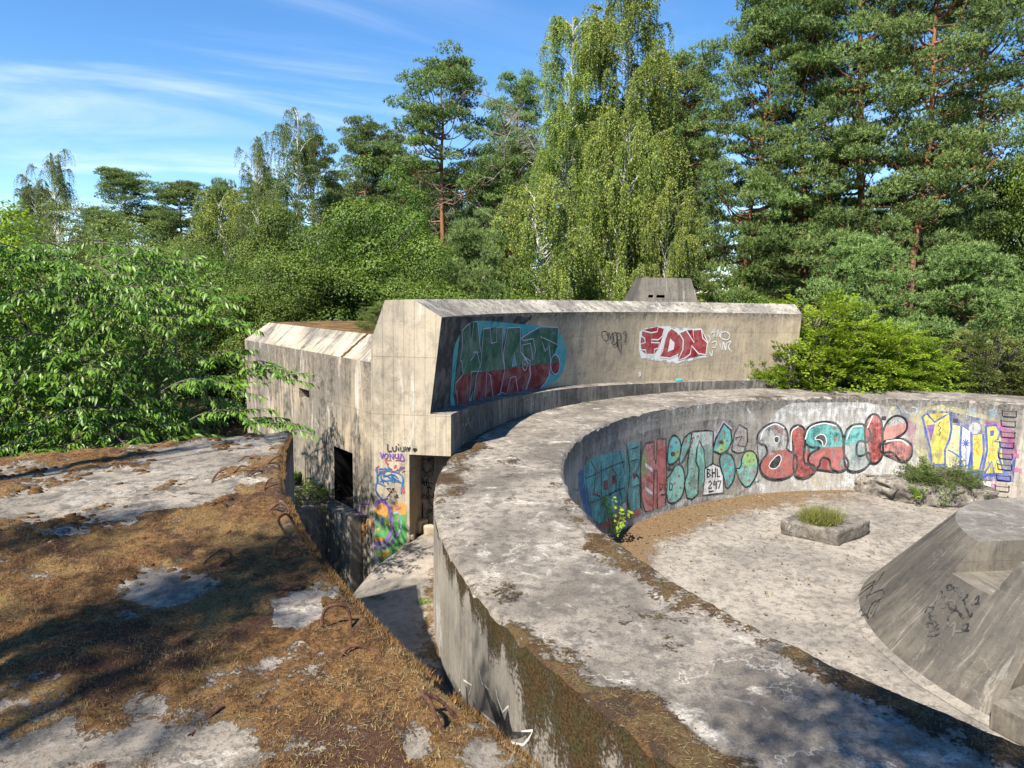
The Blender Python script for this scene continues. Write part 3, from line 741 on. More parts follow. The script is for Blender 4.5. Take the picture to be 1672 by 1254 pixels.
for P0, d_, w, zf_, ln in SLOTS:
    m_ = np.array([d_[1], -d_[0]])
    for co, no in (((*P0, 0), (*m_, 0)), ((*(P0 + m_ * w), 0), (*m_, 0)), ((*(P0 + d_ * ln), 0), (*d_, 0)), ((0, 0, zf_), (0, 0, 1))):
        bmesh.ops.bisect_plane(bm, geom=list(bm.verts) + list(bm.edges) + list(bm.faces), plane_co=co, plane_no=no, dist=1e-5)
    kill = []
    for f in bm.faces:
        c = f.calc_center_median(); q = np.array([c.x, c.y]) - P0
        if 0 < q @ m_ < w and q @ d_ < ln and q @ d_ > -1.5 and c.z > zf_ + 1e-4: kill.append(f)
    bmesh.ops.delete(bm, geom=kill, context='FACES')
me = bpy.data.meshes.new('pedestal_slope'); bm.to_mesh(me); bm.free(); me.materials.append(M['cone']); me.materials.append(M['cone_top'])
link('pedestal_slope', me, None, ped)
for P0, d_, w, zf_, ln in SLOTS:
    m_ = np.array([d_[1], -d_[0]])
    def s_at(t, z):
        P = P0 + m_ * t - C; b = P @ d_; c = P @ P - rz(z) ** 2; return -b - math.sqrt(max(b * b - c, 0))
    pt = lambda s, t, z: (*(P0 + d_ * s + m_ * t), z)
    side = lambda t: [pt(s_at(t, z), t, z) for z in np.linspace(zf_, ZT, 6)] + [pt(ln, t, ZT), pt(ln, t, zf_)]
    tt_ = np.linspace(0, w, 7)
    poly_mesh('slot', [side(0.0), side(w), [pt(ln, 0, zf_), pt(ln, w, zf_), pt(ln, w, ZT), pt(ln, 0, ZT)], [pt(s_at(t, zf_), t, zf_) for t in tt_] + [pt(ln, w, zf_), pt(ln, 0, zf_)]], M['slot'], ped)
wv = [polar(rin, t, z) for t in cth for z in (ZT, ZT - 0.9)]
link('well_wall', mesh_np('well_wall', np.array(wv), grid_faces(len(cth), 2), uv=np.array([(t * rin, z) for t in cth for z in (ZT, ZT - 0.9)])), M['cone'], ped)
wd = [polar(r, t, ZT - 0.9) for t in cth for r in (0.01, rin)]
link('well_floor', mesh_np('well_floor', np.array(wd), grid_faces(len(cth), 2)), M['cone_top'], ped)
# chipped joint of mortar where the cone meets the floor
jt = np.linspace(0, 2 * math.pi, 300)
jr = CB + 0.02 + 0.10 * vnoise(jt * 9, jt * 0, 3)
jv = np.concatenate([np.stack([C[0] + (CB - 0.06) * np.cos(jt), C[1] + (CB - 0.06) * np.sin(jt), 0 * jt + ZF + 0.07], -1), np.stack([C[0] + jr * np.cos(jt), C[1] + jr * np.sin(jt), 0 * jt + ZF + 0.008], -1)])
link('mortar_skirt', mesh_np('mortar_skirt', jv, grid_faces(2, 300)), M['floor'], ped)
# step at the foot of the second slot
P0, d_, w, zf_, ln = SLOTS[1]; m_ = np.array([d_[1], -d_[0]])
prism('step_block', [tuple(P0 + d_ * a_ + m_ * b_) for a_, b_ in ((-0.28, 0.03), (0.6, 0.03), (0.6, w - 0.03), (-0.28, w - 0.03))][::-1], ZF, zf_ - 0.03, M['slot'], ped, 0.015)

# ================================================================== weathered block and rubble in the pit
def rough_block(name, corners, z0, z1, mat, amp, seed, bevel=0.06, label=None, cat=None, cuts=5):
    bm = bmesh.new(); lo = [bm.verts.new((x, y, z0)) for x, y in corners]; hi = [bm.verts.new((x, y, z1)) for x, y in corners]; n = len(corners)
    for i in range(n): bm.faces.new((lo[i], lo[(i + 1) % n], hi[(i + 1) % n], hi[i]))
    bm.faces.new(hi); bm.faces.new(lo[::-1])
    bmesh.ops.recalc_face_normals(bm, faces=bm.faces)
    bmesh.ops.bevel(bm, geom=list(bm.edges), offset=bevel, segments=2, affect='EDGES', profile=0.5)
    bmesh.ops.triangulate(bm, faces=bm.faces)
    bmesh.ops.subdivide_edges(bm, edges=bm.edges, cuts=cuts, use_grid_fill=True)
    rnd = random.Random(seed)
    for v in bm.verts:
        x, y, z = v.co; s = seed
        d = [float(fbm(a * 3.1 + s, b * 3.1, s + i * 7, 4)) - 0.5 for i, (a, b) in enumerate(((y + x, z * 1.3), (x, z + y), (x + z, y)))]
        d2 = [float(vnoise(a * 16 + s, b * 16, s + 40 + i)) - 0.5 for i, (a, b) in enumerate(((y, z), (x, z), (x, y)))]
        k = 0.0 if z < z0 + 0.01 else 1.0
        v.co += Vector([amp * (2.0 * d[i] + 0.35 * d2[i]) * (k if i == 2 else 1) for i in range(3)])
    me = bpy.data.meshes.new(name); bm.to_mesh(me); bm.free()
    for p in me.polygons: p.use_smooth = True
    o = link(name, me, mat)
    if label: tag(o, label, cat)
    return o
bc = [on_z(x, y, ZF)[:2] for x, y in ((1272, 872), (1366, 892), (1420, 872), (1332, 848))]
rough_block('concrete_block', [tuple(p) for p in bc], ZF - 0.02, ZF + 0.34, M['block'], 0.05, 4, 0.05, 'low rectangular weathered concrete block with a grass tuft on the pit floor', 'block')
rb = [polar(8.7, R(91.5), 0)[:2], polar(8.6, R(71), 0)[:2], polar(7.75, R(69.5), 0)[:2], polar(7.35, R(80), 0)[:2], polar(7.7, R(87.5), 0)[:2], polar(8.3, R(91), 0)[:2]]
rough_block('rubble_mound', [tuple(p) for p in rb], ZF - 0.05, ZF + 0.48, M['block'], 0.15, 9, 0.08, 'broken grey concrete rubble mound against the graffiti wall, overgrown by a green shrub', 'rubble', 6)
# ================================================================== vegetation
F_ = {}
F_['pine'] = foliage('pine_needles', (0.062, 0.116, 0.030), (0.310, 0.415, 0.125), trans=0.30, rough=0.5)
F_['oak'] = foliage('oak_leaves', (0.036, 0.082, 0.012), (0.190, 0.270, 0.038), trans=0.34)
F_['olive'] = foliage('pale_shrub_leaves', (0.095, 0.140, 0.028), (0.240, 0.285, 0.070), trans=0.38)
F_['birch'] = foliage('birch_leaves', (0.110, 0.180, 0.026), (0.310, 0.385, 0.075), accent=(0.40, 0.42, 0.08), trans=0.42)
F_['birch2'] = foliage('dark_birch_leaves', (0.080, 0.130, 0.032), (0.205, 0.250, 0.068), trans=0.38)
F_['lime'] = foliage('lime_green_leaves', (0.150, 0.265, 0.016), (0.340, 0.455, 0.032), accent=(0.46, 0.50, 0.05), trans=0.46)
F_['cherry'] = foliage('cherry_leaves', (0.034, 0.098, 0.010), (0.190, 0.325, 0.032), trans=0.34, rough=0.42, spec=0.35)
F_['weed'] = foliage('weed_leaves', (0.060, 0.110, 0.020), (0.170, 0.220, 0.050), accent=(0.26, 0.15, 0.05), trans=0.3)
F_['grass'] = foliage('green_grass', (0.130, 0.160, 0.035), (0.300, 0.310, 0.085), accent=(0.42, 0.36, 0.17), trans=0.35)
F_['straw'] = foliage('dry_straw', (0.100, 0.066, 0.032), (0.330, 0.260, 0.145), trans=0.15)
F_['mosstuft'] = foliage('brown_moss_tufts', (0.085, 0.040, 0.015), (0.260, 0.140, 0.052), accent=(0.24, 0.165, 0.065), trans=0.1)
B_ = {}
B_['pine'] = bark('pine_bark', (0.055, 0.036, 0.026), (0.150, 0.098, 0.068), 3.0, 7.0, (0.260, 0.125, 0.066))
B_['birch'] = bark('birch_bark', (0.10, 0.095, 0.09), (0.55, 0.53, 0.49), scale=3.0)
B_['grey'] = bark('grey_bark', (0.060, 0.052, 0.042), (0.150, 0.130, 0.105))
B_['dead'] = bark('dead_wood', (0.170, 0.145, 0.120), (0.360, 0.320, 0.275))

def unit(v): return v / (np.linalg.norm(v, axis=-1, keepdims=True) + 1e-9)
def leaf_mesh(name, P, A, N, L, W, tint, mat, fold=0.0):
    """Rhombic leaves: base P, axis A, face normal N, length L, width W."""
    n = len(P); A = unit(A); S = unit(np.cross(A, N)); N = np.cross(S, A)
    L = np.broadcast_to(L, n)[:, None]; W = np.broadcast_to(W, n)[:, None]
    mid = P + A * L * 0.45
    V = np.stack([P, mid + S * W * .5 + N * W * fold, P + A * L - N * L * fold * 0.6, mid - S * W * .5 + N * W * fold], 1)
    F = np.arange(n * 4).reshape(n, 4)
    me = mesh_np(name, V.reshape(-1, 3), F, attrs={'tint': np.repeat(np.clip(tint, 0, 1), 4)}, smooth=False)
    me.materials.append(mat); return me
def blade_mesh(name, P, D, S, L, W, tint, mat):
    """Thin pointed triangles (needles, straw): base P, direction D, side S."""
    n = len(P); L = np.broadcast_to(L, n)[:, None]; W = np.broadcast_to(W, n)[:, None]
    V = np.stack([P - S * W * .5, P + S * W * .5, P + D * L], 1)
    me = mesh_np(name, V.reshape(-1, 3), np.arange(n * 3).reshape(n, 3), attrs={'tint': np.repeat(np.clip(tint, 0, 1), 3)}, smooth=False)
    me.materials.append(mat); return me
def tubes(name, paths, mat, sides=6):
    V, F = tube_np(paths, sides); me = mesh_np(name, V, F); me.materials.append(mat); return me
def rdir(rng, n):
    v = rng.normal(size=(n, 3)); return unit(v)

def make_pine(seed, H, cb, rad, nbr, pads=3, flat=0.46, bl=0.18, dens=56, lean=0.0, umb=True):
    rng = np.random.default_rng(seed)
    zz = np.linspace(0, H, 14); wob = np.cumsum(rng.normal(0, 0.07, (14, 2)), 0) + np.outer((zz / H) ** 1.5, [lean, 0])
    trunk = np.c_[wob, zz]; tr = lerp(0.20, 0.035, zz / H) * H / 16
    tp = lambda h: np.array([np.interp(h, zz, trunk[:, i]) for i in range(3)])
    paths = [(trunk, tr)]; PD = []
    for i in range(nbr):
        f = rng.random() ** 0.8; h = cb + (H - cb) * f
        prof = ((1 - f) ** 0.42 * (0.62 + 0.42 * f)) if umb else (1 - f) ** 0.5 * (0.6 + 0.4 * min(1, f * 4 + 0.25)); az = i * 2.399 + rng.normal(0, 0.4)
        Lb = max(0.45, rad * prof * rng.uniform(0.6, 1.08)); up = rng.uniform(-0.05, 0.35) + 0.5 * f
        b0 = tp(h); d = np.array([math.cos(az), math.sin(az), 0])
        ss = np.linspace(0, 1, 6)
        pts = b0 + d * (ss * Lb)[:, None] + np.array([0, 0, 1.0]) * (Lb * (up * ss + 0.16 * ss ** 2 - 0.18 * np.sin(ss * 3.1)))[:, None] + rng.normal(0, 0.05 * Lb / 2, (6, 3)) * ss[:, None]
        paths.append((pts, np.linspace(0.018 * Lb + 0.012, 0.008, 6)))
        side = np.array([-d[1], d[0], 0])
        for k in range(pads):
            g = rng.uniform(0.45, 1.0) if k else 1.0
            c = np.array([np.interp(g, ss, pts[:, q]) for q in range(3)]) + side * rng.normal(0, 0.30) * Lb * (1.15 - g * 0.5) + np.array([0, 0, rng.normal(0.05, 0.12)])
            PD.append((c, rng.uniform(0.40, 0.82) * (0.75 + 0.12 * Lb), rng.random()))
            if k: paths.append((np.array([pts[3], (pts[3] + c) / 2 + [0, 0, -.03], c]), np.array([0.016, 0.011, 0.006])))
    top = trunk[-1]
    for k in range(5): PD.append((top + rng.normal(0, 0.25, 3) + [0, 0, -0.15 * k], 0.42, 0.8))
    P, D, T = [], [], []
    for c, r, t in PD:
        n = max(12, int(dens * r * r / 0.3)); u = np.sqrt(rng.random(n)); ph = rng.random(n) * 6.283
        x, y = u * np.cos(ph), u * np.sin(ph); hh = np.sqrt(np.clip(1 - u * u, 0, 1)); zf = hh * rng.uniform(-0.45, 1.0, n)
        q = np.stack([x * r, y * r, zf * r * flat], 1)
        P.append(c + q); D.append(unit(np.stack([x * 0.8, y * 0.8, 0.55 + 0.5 * zf], 1) + rng.normal(0, 0.25, (n, 3))))
        T.append(np.clip(0.34 + 0.34 * zf + 0.25 * (t - 0.5) + rng.normal(0, 0.14, n), 0, 1))  # tint rises with pad height: sunlit tips are put into the needle colour
    P, D, T = np.concatenate(P), np.concatenate(D), np.concatenate(T)
    nb = 7; n = len(P)
    DD = unit(np.repeat(D, nb, 0) * 0.75 + rdir(rng, n * nb) * 0.75); PP = np.repeat(P, nb, 0) - DD * 0.02
    SS = unit(np.cross(DD, rdir(rng, n * nb)))
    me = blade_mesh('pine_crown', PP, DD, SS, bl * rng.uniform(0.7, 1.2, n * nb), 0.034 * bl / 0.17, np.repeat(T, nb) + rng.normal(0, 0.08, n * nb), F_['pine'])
    return {'trunk': tubes('pine_trunk', paths, B_['pine'], 6), 'crown': me, 'H': H}

def make_birch(seed, H, cb, rad, nbr, strands, mat='birch', droop=(0.8, 2.8), leaf=0.066, sp=0.05):
    rng = np.random.default_rng(seed)
    zz = np.linspace(0, H, 16); trunk = np.c_[np.cumsum(rng.normal(0, 0.06, (16, 2)), 0), zz]; tr = lerp(0.17, 0.018, (zz / H) ** 0.8) * H / 17
    tp = lambda h: np.array([np.interp(h, zz, trunk[:, i]) for i in range(3)])
    paths = [(trunk, tr)]; P, A, T, tw = [], [], [], []
    for i in range(nbr):
        f = rng.random() ** 0.85; h = cb + (H - cb) * f * 0.97
        Lb = rad * (0.35 + 0.65 * (1 - f) ** 0.6) * rng.uniform(0.55, 1.1) * (0.6 + 0.4 * min(1, f * 3 + .3)); az = i * 2.399 + rng.normal(0, 0.5)
        d = np.array([math.cos(az), math.sin(az), 0]); ss = np.linspace(0, 1, 7)
        rise = Lb * rng.uniform(0.5, 1.15)
        pts = tp(h) + d * (Lb * ss)[:, None] + np.array([0, 0, 1.0]) * (rise * (1.5 * ss - 0.75 * ss ** 2))[:, None] + rng.normal(0, 0.04, (7, 3)) * ss[:, None]
        paths.append((pts, np.linspace(0.012 * Lb + 0.012, 0.006, 7)))
        ct = rng.random()
        for k in range(strands):
            g = rng.uniform(0.25, 1.0) ** 0.7
            s0 = np.array([np.interp(g, ss, pts[:, q]) for q in range(3)]); out = unit(d + rng.normal(0, 0.7, 3)) * [1, 1, 0.2]
            Ls = rng.uniform(*droop) * (0.55 + 0.45 * (1 - f)); m = max(4, int(Ls / sp)); q = np.linspace(0, 1, m)
            reach = rng.uniform(0.2, 0.7)
            line = s0 + out * (reach * np.sin(q * 1.57))[:, None] + np.array([0, 0, 1.0]) * (0.12 * np.sin(q * 3) - Ls * np.maximum(q - 0.1, 0) ** 1.25)[:, None] + np.cumsum(rng.normal(0, 0.012, (m, 3)), 0)
            tw.append((line[::max(1, m // 4)], np.full(len(line[::max(1, m // 4)]), 0.005)))
            for rep in range(2):
                P.append(line + rng.normal(0, 0.035, (m, 3))); A.append(unit(rng.normal(0, 0.6, (m, 3)) + [0, 0, -0.75]))
                T.append(np.clip(0.25 + 0.3 * ct + rng.normal(0.1, 0.22, m) + 0.1 * f, 0, 1))
    P, A, T = np.concatenate(P), np.concatenate(A), np.concatenate(T); n = len(P)
    N = unit(rdir(rng, n) + [0, 0, 0.35])
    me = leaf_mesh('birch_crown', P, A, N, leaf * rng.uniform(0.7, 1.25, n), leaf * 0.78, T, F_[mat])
    return {'trunk': tubes('birch_trunk', paths, B_['birch'], 6), 'crown': me, 'H': H, 'twigs': tubes('birch_twigs', tw, B_['grey'], 3)}

def make_broad(seed, H, cb, rx, nlobe, per, mat, leaf=0.095, lobe=(0.55, 1.15), ragged=0.25, barkm='grey', squash=0.8):
    rng = np.random.default_rng(seed)
    zz = np.linspace(0, H * 0.8, 10); trunk = np.c_[np.cumsum(rng.normal(0, 0.10, (10, 2)), 0), zz]; tr = lerp(0.2, 0.03, zz / zz[-1]) * H / 12
    paths = [(trunk, tr)]; P, N, T = [], [], []
    cz, rz_ = (H + cb) / 2, (H - cb) / 2
    for i in range(nlobe):
        d = rdir(rng, 1)[0]; rr = rng.random() ** 0.42 * rng.uniform(1 - ragged, 1 + ragged * 0.6)
        lr = rng.uniform(*lobe)
        c = np.array([d[0] * (rx - lr * .6) * rr, d[1] * (rx - lr * .6) * rr, cz + d[2] * (rz_ - lr * .5) * rr])
        if rng.random() < 0.5:
            k = np.argmin(abs(zz - c[2] * 0.75)); b = trunk[min(k, 8)]
            paths.append((np.array([b, (b + c) / 2 + rng.normal(0, .15, 3), c]), np.array([0.05, 0.03, 0.012])))
        n = int(per * lr * lr / 0.7); u = rdir(rng, n); u[:, 2] = np.where(rng.random(n) < 0.72, np.abs(u[:, 2]), u[:, 2])
        rad = lr * rng.uniform(0.55, 1.05, n) ** 0.6
        q = u * rad[:, None] * [1, 1, squash] + rng.normal(0, 0.05, (n, 3))
        P.append(c + q); N.append(unit(u * 0.75 + [0, 0, 0.45] + rng.normal(0, 0.33, (n, 3))))
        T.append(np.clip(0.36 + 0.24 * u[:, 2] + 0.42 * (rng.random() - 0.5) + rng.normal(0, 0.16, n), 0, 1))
    P, N, T = np.concatenate(P), np.concatenate(N), np.concatenate(T); n = len(P)
    A = unit(np.cross(N, rdir(rng, n)) + [0, 0, -0.25])
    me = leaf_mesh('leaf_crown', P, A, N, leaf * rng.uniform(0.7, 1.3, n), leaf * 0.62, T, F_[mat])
    return {'trunk': tubes('leaf_trunk', paths, B_[barkm], 6), 'crown': me, 'H': H}

def make_spray(seed, rx, H, nspray, mat, leaf=0.06, per=26, tilt=0.25):
    """Bush of flat, layered sprays that rise and arch outwards."""
    rng = np.random.default_rng(seed); P, A, N, T, paths = [], [], [], [], []
    for i in range(nspray):
        az = rng.random() * 6.283; rr = rng.random() ** 0.5 * rx; h = H * (1 - (rr / rx) ** 2 * 0.55) * rng.uniform(0.15, 1.0) ** 0.6
        s = np.array([rr * math.cos(az), rr * math.sin(az), h]); d = unit(np.array([math.cos(az), math.sin(az), rng.uniform(-0.1, 0.55)]) + rng.normal(0, 0.35, 3))
        L = rng.uniform(0.4, 0.95); m = per; q = np.linspace(0, 1, m); side = unit(np.cross(d, [0, 0, 1.0])); up = np.cross(side, d)
        line = s + d * (q * L)[:, None] + np.array([0, 0, -0.18]) * (q ** 2 * L)[:, None]
        L = L * min(1.0, 0.25 + rx * 0.6); line = s + (line - s) * min(1.0, 0.25 + rx * 0.6)
        paths.append((np.array([s - d * 0.5 * min(1, rx) + [0, 0, -0.35 * min(1, rx)], s, line[m // 2], line[-1]]), np.array([0.012, 0.008, 0.005, 0.003]) * min(1, 0.3 + rx * .5)))
        w = np.sin(np.clip(q * 1.1 + 0.12, 0, 1) * 3.0) * 0.17 * L / 0.7
        for sg in (-1, 1):
            for b in (0.35, 1.0):
                P.append(line + side * (sg * w * b)[:, None] + rng.normal(0, 0.02, (m, 3))); A.append(unit(side * sg * 0.8 + d * 0.6 + rng.normal(0, 0.25, (m, 3))))
                N.append(unit(up + rng.normal(0, 0.3, (m, 3)))); T.append(np.clip(0.45 + 0.3 * (rng.random() - 0.5) + 0.15 * (h / H - .5) + rng.normal(0, 0.15, m), 0, 1))
    P, A, N, T = map(np.concatenate, (P, A, N, T)); n = len(P)
    me = leaf_mesh('bush_foliage', P, A, N, leaf * rng.uniform(0.75, 1.25, n), leaf * 0.6, T, F_[mat])
    return {'stem': tubes('bush_stems', paths + [(np.array([[0, 0, -0.2 * H], [rng.normal(0, .1 * rx), rng.normal(0, .1 * rx), H * 0.45], [rng.normal(0, .25 * rx), rng.normal(0, .25 * rx), H * .8]]), np.array([0.02, 0.012, 0.004]) * max(rx, 0.15)) for _ in range(9)], B_['grey'], 4), 'foliage': me, 'H': H}

def make_dead(seed, H):
    rng = np.random.default_rng(seed); paths = []
    def grow(p, d, L, r, lev):
        n = 5; pts = [p]
        for k in range(n):
            d = unit(d + rng.normal(0, 0.13, 3) + np.array([0, 0, -0.02 if lev > 1 else 0.05])); pts.append(pts[-1] + d * L / n)
        paths.append((np.array(pts), np.linspace(r, r * 0.35, n + 1)))
        if lev >= 4: return
        for k in range((14, 6, 5, 3)[lev]):
            f = rng.uniform(0.3 if lev == 0 else 0.2, 1.0); i = min(int(f * n), n - 1)
            dd = unit(unit(np.cross(d, rdir(rng, 1)[0])) * rng.uniform(0.7, 1.1) + d * rng.uniform(0.1, 0.7))
            grow(np.array(pts[i + 1]), dd, L * (0.34 if lev == 0 else rng.uniform(0.36, 0.6)), max(r * 0.4, 0.008), lev + 1)
    grow(np.zeros(3), np.array([0.02, 0, 1.0]), H * 0.92, 0.13, 0)
    return {'trunk': tubes('dead_trunk', paths, B_['dead'], 4), 'H': H}

PROTO = {
    'pine_a': make_pine(1, 16, 5.5, 4.6, 76), 'pine_b': make_pine(2, 17, 4.5, 4.6, 84, lean=0.8), 'pine_c': make_pine(3, 15, 9.0, 3.6, 50, pads=4),
    'pine_d': make_pine(4, 17, 3.0, 4.6, 96, lean=-0.9), 'pine_low': make_pine(5, 6, 0.6, 2.7, 60, bl=0.15, umb=False),
    'birch_a': make_birch(6, 19, 2.6, 3.4, 120, 19, leaf=0.078), 'birch_low': make_birch(7, 8, 1.0, 3.1, 56, 24, droop=(0.8, 2.2), leaf=0.075), 'birch_thin': make_birch(8, 15, 3.0, 2.9, 64, 13, 'birch2', (0.7, 2.4), 0.07),
    'oak_a': make_broad(9, 9, 0.5, 3.5, 120, 400, 'oak', 0.105, (0.4, 1.25), 0.42, squash=0.7), 'oak_b': make_broad(10, 8, 0.3, 3.1, 100, 400, 'oak', 0.10, (0.4, 1.2), 0.42, squash=0.7), 'pale': make_broad(11, 8, 0.3, 3.0, 90, 420, 'olive', 0.085, ragged=0.35),
    'limetree': make_broad(13, 7.5, 0.5, 2.8, 80, 380, 'lime', 0.10),
    'limebush': make_spray(14, 2.2, 3.1, 620, 'lime', 0.085), 'olivebush': make_spray(15, 1.9, 2.6, 330, 'olive', 0.07), 'dead': make_dead(16, 9.5),
    'tall_mid': make_broad(17, 12, 9.8, 1.35, 24, 210, 'oak', 0.11, (0.3, 0.7), 0.4), 'tall_small': make_broad(18, 12, 10.7, 0.95, 16, 170, 'oak', 0.10, (0.2, 0.5), 0.5),
}
used = {}
def plant(kind, name, loc, scale, rot, label, cat, group=None, sxy=1.0):
    """One tree or bush: an Empty at its foot with its own trunk and crown objects (the mesh data is shared by kind)."""
    o = empty(name, loc, label, cat, group); o.scale = (scale * sxy, scale * sxy, scale); o.rotation_euler = (0, 0, rot)
    for part, me in PROTO[kind].items():
        if part == 'H': continue
        c = bpy.data.objects.new(part, me); COL.objects.link(c); c.parent = o
        if part == 'twigs': c['kind'] = 'stuff'
    return o
def plant_px(kind, name, px, top, dist, label, cat='tree', group=None, sxy=1.0, rot=None, base=-2.5):
    p = on_y(px, top, dist); h = p[2] - base
    rnd = random.Random(int(px * 7 + dist * 13))
    return plant(kind, name, (p[0], dist, base), h / PROTO[kind]['H'], rnd.uniform(0, 6.28) if rot is None else rot, label, cat, group, sxy)
G1, G2, G3 = 'trees beyond the annex on the left', 'trees standing behind the bunker', 'pines rising behind the parapet on the right'
TREES = [
 ('birch_thin', 'slender_tree', 95, 250, 38, 'slender airy tree with loose dark crown rising above the far left thicket', G1, 0.72),
 ('birch_thin', 'birch_tree', 45, 290, 47, 'greyish birch at the left edge, left of the slender airy tree', G1, 0.9),
 ('pine_c', 'pine_tree', 202, 292, 62, 'small distant pine on the left, the left one of a pair against the sky', G1, 1.1),
 ('pine_c', 'pine_tree', 292, 309, 60, 'small distant flat topped pine on the left, right one of a pair on the skyline', G1, 1.25),
 ('pine_b', 'pine_tree', 250, 345, 70, 'low distant pine between the two small pines on the left skyline', G1, 1.1),
 ('pine_low', 'conifer', 365, 317, 64, 'thin pointed conifer alone on the skyline left of the tall birch', G1, 0.5),
 ('birch_thin', 'birch_tree', 480, 180, 42, 'tall sparse birch with bare hanging twigs at its top, left of the pines', G2, 0.78),
 ('birch_thin', 'birch_tree', 425, 222, 44, 'shorter thin birch just left of the tall sparse birch', G2, 0.62),
 ('birch_low', 'birch_tree', 375, 330, 50, 'small drooping birch left of the thin birches, in front of the skyline', G1, 0.8),
 ('pine_d', 'pine_tree', 575, 205, 50, 'broad dark pine to the left of the tall round topped pine', G2, 0.85),
 ('pine_b', 'pine_tree', 648, 225, 52, 'pine half hidden between the broad dark pine and the tall round topped pine', G2, 0.75),
 ('pine_a', 'pine_tree', 724, 118, 42, 'tall pine with rounded top crown against the blue sky, left of the big birch', G2, 0.98),
 ('pine_b', 'pine_tree', 800, 250, 54, 'pine behind the grey dead tree', G2, 0.9),
 ('pine_d', 'pine_tree', 868, 138, 49, 'pine peeking out on the left side of the big birch', G2, 0.7),
 ('birch_a', 'birch_tree', 1025, -45, 36, 'tallest yellow green weeping birch standing behind the cupola', G2, 1.0),
 ('birch_a', 'birch_tree', 945, 25, 37.5, 'second weeping birch top leaning against the left of the tallest birch', G2, 0.78),
 ('birch_low', 'birch_tree', 895, 318, 31, 'low drooping birch in front of the tallest birch, to its left', G2, 0.85),
 ('birch_low', 'birch_tree', 1015, 215, 33.5, 'narrow drooping birch in front of the white trunk of the tallest birch', G2, 0.62),
 ('birch_low', 'birch_tree', 1098, 320, 32, 'low drooping birch in front of the tallest birch, to its right', G2, 0.62),
 ('pine_b', 'pine_tree', 1150, 95, 40, 'pine directly to the right of the tallest birch', G3, 0.92),
 ('pine_d', 'pine_tree', 1228, 20, 36, 'pine with a bare orange upper trunk, second to the right of the tallest birch', G3, 0.80),
 ('pine_d', 'pine_tree', 1362, -70, 35, 'tall pine above the right end of the bunker', G3, 0.85),
 ('pine_b', 'pine_tree', 1462, -120, 33, 'tall pine with a forked trunk above the lime green bush', G3, 0.95),
 ('pine_d', 'pine_tree', 1542, -150, 31, 'tall pine with a thick pale trunk, right of the lime green bush', G3, 0.85),
 ('pine_b', 'pine_tree', 1655, -90, 36, 'pine at the right edge of the picture', G3, 0.95),
 ('oak_b', 'oak_tree', 1690, 150, 33, 'dark leafy tree at the right edge among the pines', G3, 0.6),
 ('pine_low', 'young_pine', 1420, 415, 27, 'young bluish pine directly behind the lime green bush', G3, 0.95),
 ('pine_low', 'young_pine', 1590, 430, 26, 'young spreading pine behind the olive bush on the right', G3, 1.1),
 ('pine_low', 'young_pine', 775, 390, 30, 'young pale pine below the dead tree', G2, 0.7),
 ('pine_d', 'pine_tree', 520, 240, 46, 'pine directly right of the tall sparse birch', G2, 0.8),
 ('oak_a', 'oak_tree', 655, 300, 37, 'high leafy oak crown behind the large dense oak, left of the tall round topped pine', G2, 0.9),
 ('pine_b', 'pine_tree', 845, 235, 41, 'pine right of the grey dead tree, filling the gap to the birches', G2, 0.8),
 ('oak_a', 'oak_tree', 455, 300, 38, 'tall leafy tree below the thin birches', G2, 0.8),
 ('oak_a', 'oak_tree', 610, 285, 29, 'large dense dark green oak behind the annex', G2, 0.92),
 ('oak_b', 'oak_tree', 505, 345, 27, 'rounded dark green oak left of the large dense oak', G2, 0.9),
 ('oak_b', 'oak_tree', 700, 395, 26, 'low dark oak above the left end of the bunker', G2, 0.85),
 ('oak_b', 'oak_tree', 850, 420, 30, 'low green oak behind the middle of the bunker', G2, 0.8),
 ('pale', 'willow_tree', 215, 362, 25, 'pale green willow behind the cherry tree', G1, 1.05),
 ('pale', 'willow_tree', 330, 385, 29, 'pale green willow right of the other, below the distant pair of pines', G1, 0.9),
 ('oak_b', 'oak_tree', 425, 400, 24, 'green oak between the willows and the annex', G1, 0.8),
 ('pale', 'willow_tree', 120, 335, 30, 'pale green willow below the slender airy tree', G1, 0.9),
 ('limetree', 'maple_tree', -12, 322, 15, 'bright yellow green maple at the left edge behind the cherry tree', G1, 0.72),
]
for kind, name, px, top, dist, label, grp, sxy in TREES:
    plant_px(kind, name, px, top, dist, label, 'tree', grp, sxy)
dt = plant_px('dead', 'dead_tree', 787, 196, 40, 'bare grey dead tree with fine twigs between the tall pine and the birch', 'tree', G2, 1.0, base=0.2)
G4 = 'bushes behind the parapet'
plant('limebush', 'lime_bush', (9.3, 21.9, -0.9), 1.12, 0.4, 'bright lime green bush growing over the right end of the bunker', 'bush', G4)
plant('limebush', 'lime_bush', (11.5, 22.0, -1.1), 0.92, 2.1, 'bright lime green bush right beside the larger one, behind the parapet', 'bush', G4)
plant('limebush', 'lime_bush', (7.5, 21.1, -1.0), 0.72, 4.0, 'thin lime green branches hanging in front of the right part of the bunker wall', 'bush', G4, 0.75)
plant('olivebush', 'olive_bush', (15.2, 22.2, -0.9), 1.0, 0.9, 'dull olive green bush at the right edge behind the parapet', 'bush', G4)
plant('olivebush', 'olive_bush', (17.6, 22.0, -1.0), 0.95, 3.0, 'olive green bush cut by the right edge, beside the dull one', 'bush', G4)
plant('olivebush', 'sapling', (-2.35, 13.2, 1.55), 0.33, 1.3, 'yellowish sapling on the roof corner above the bunker end wall', 'bush', None, 0.8)

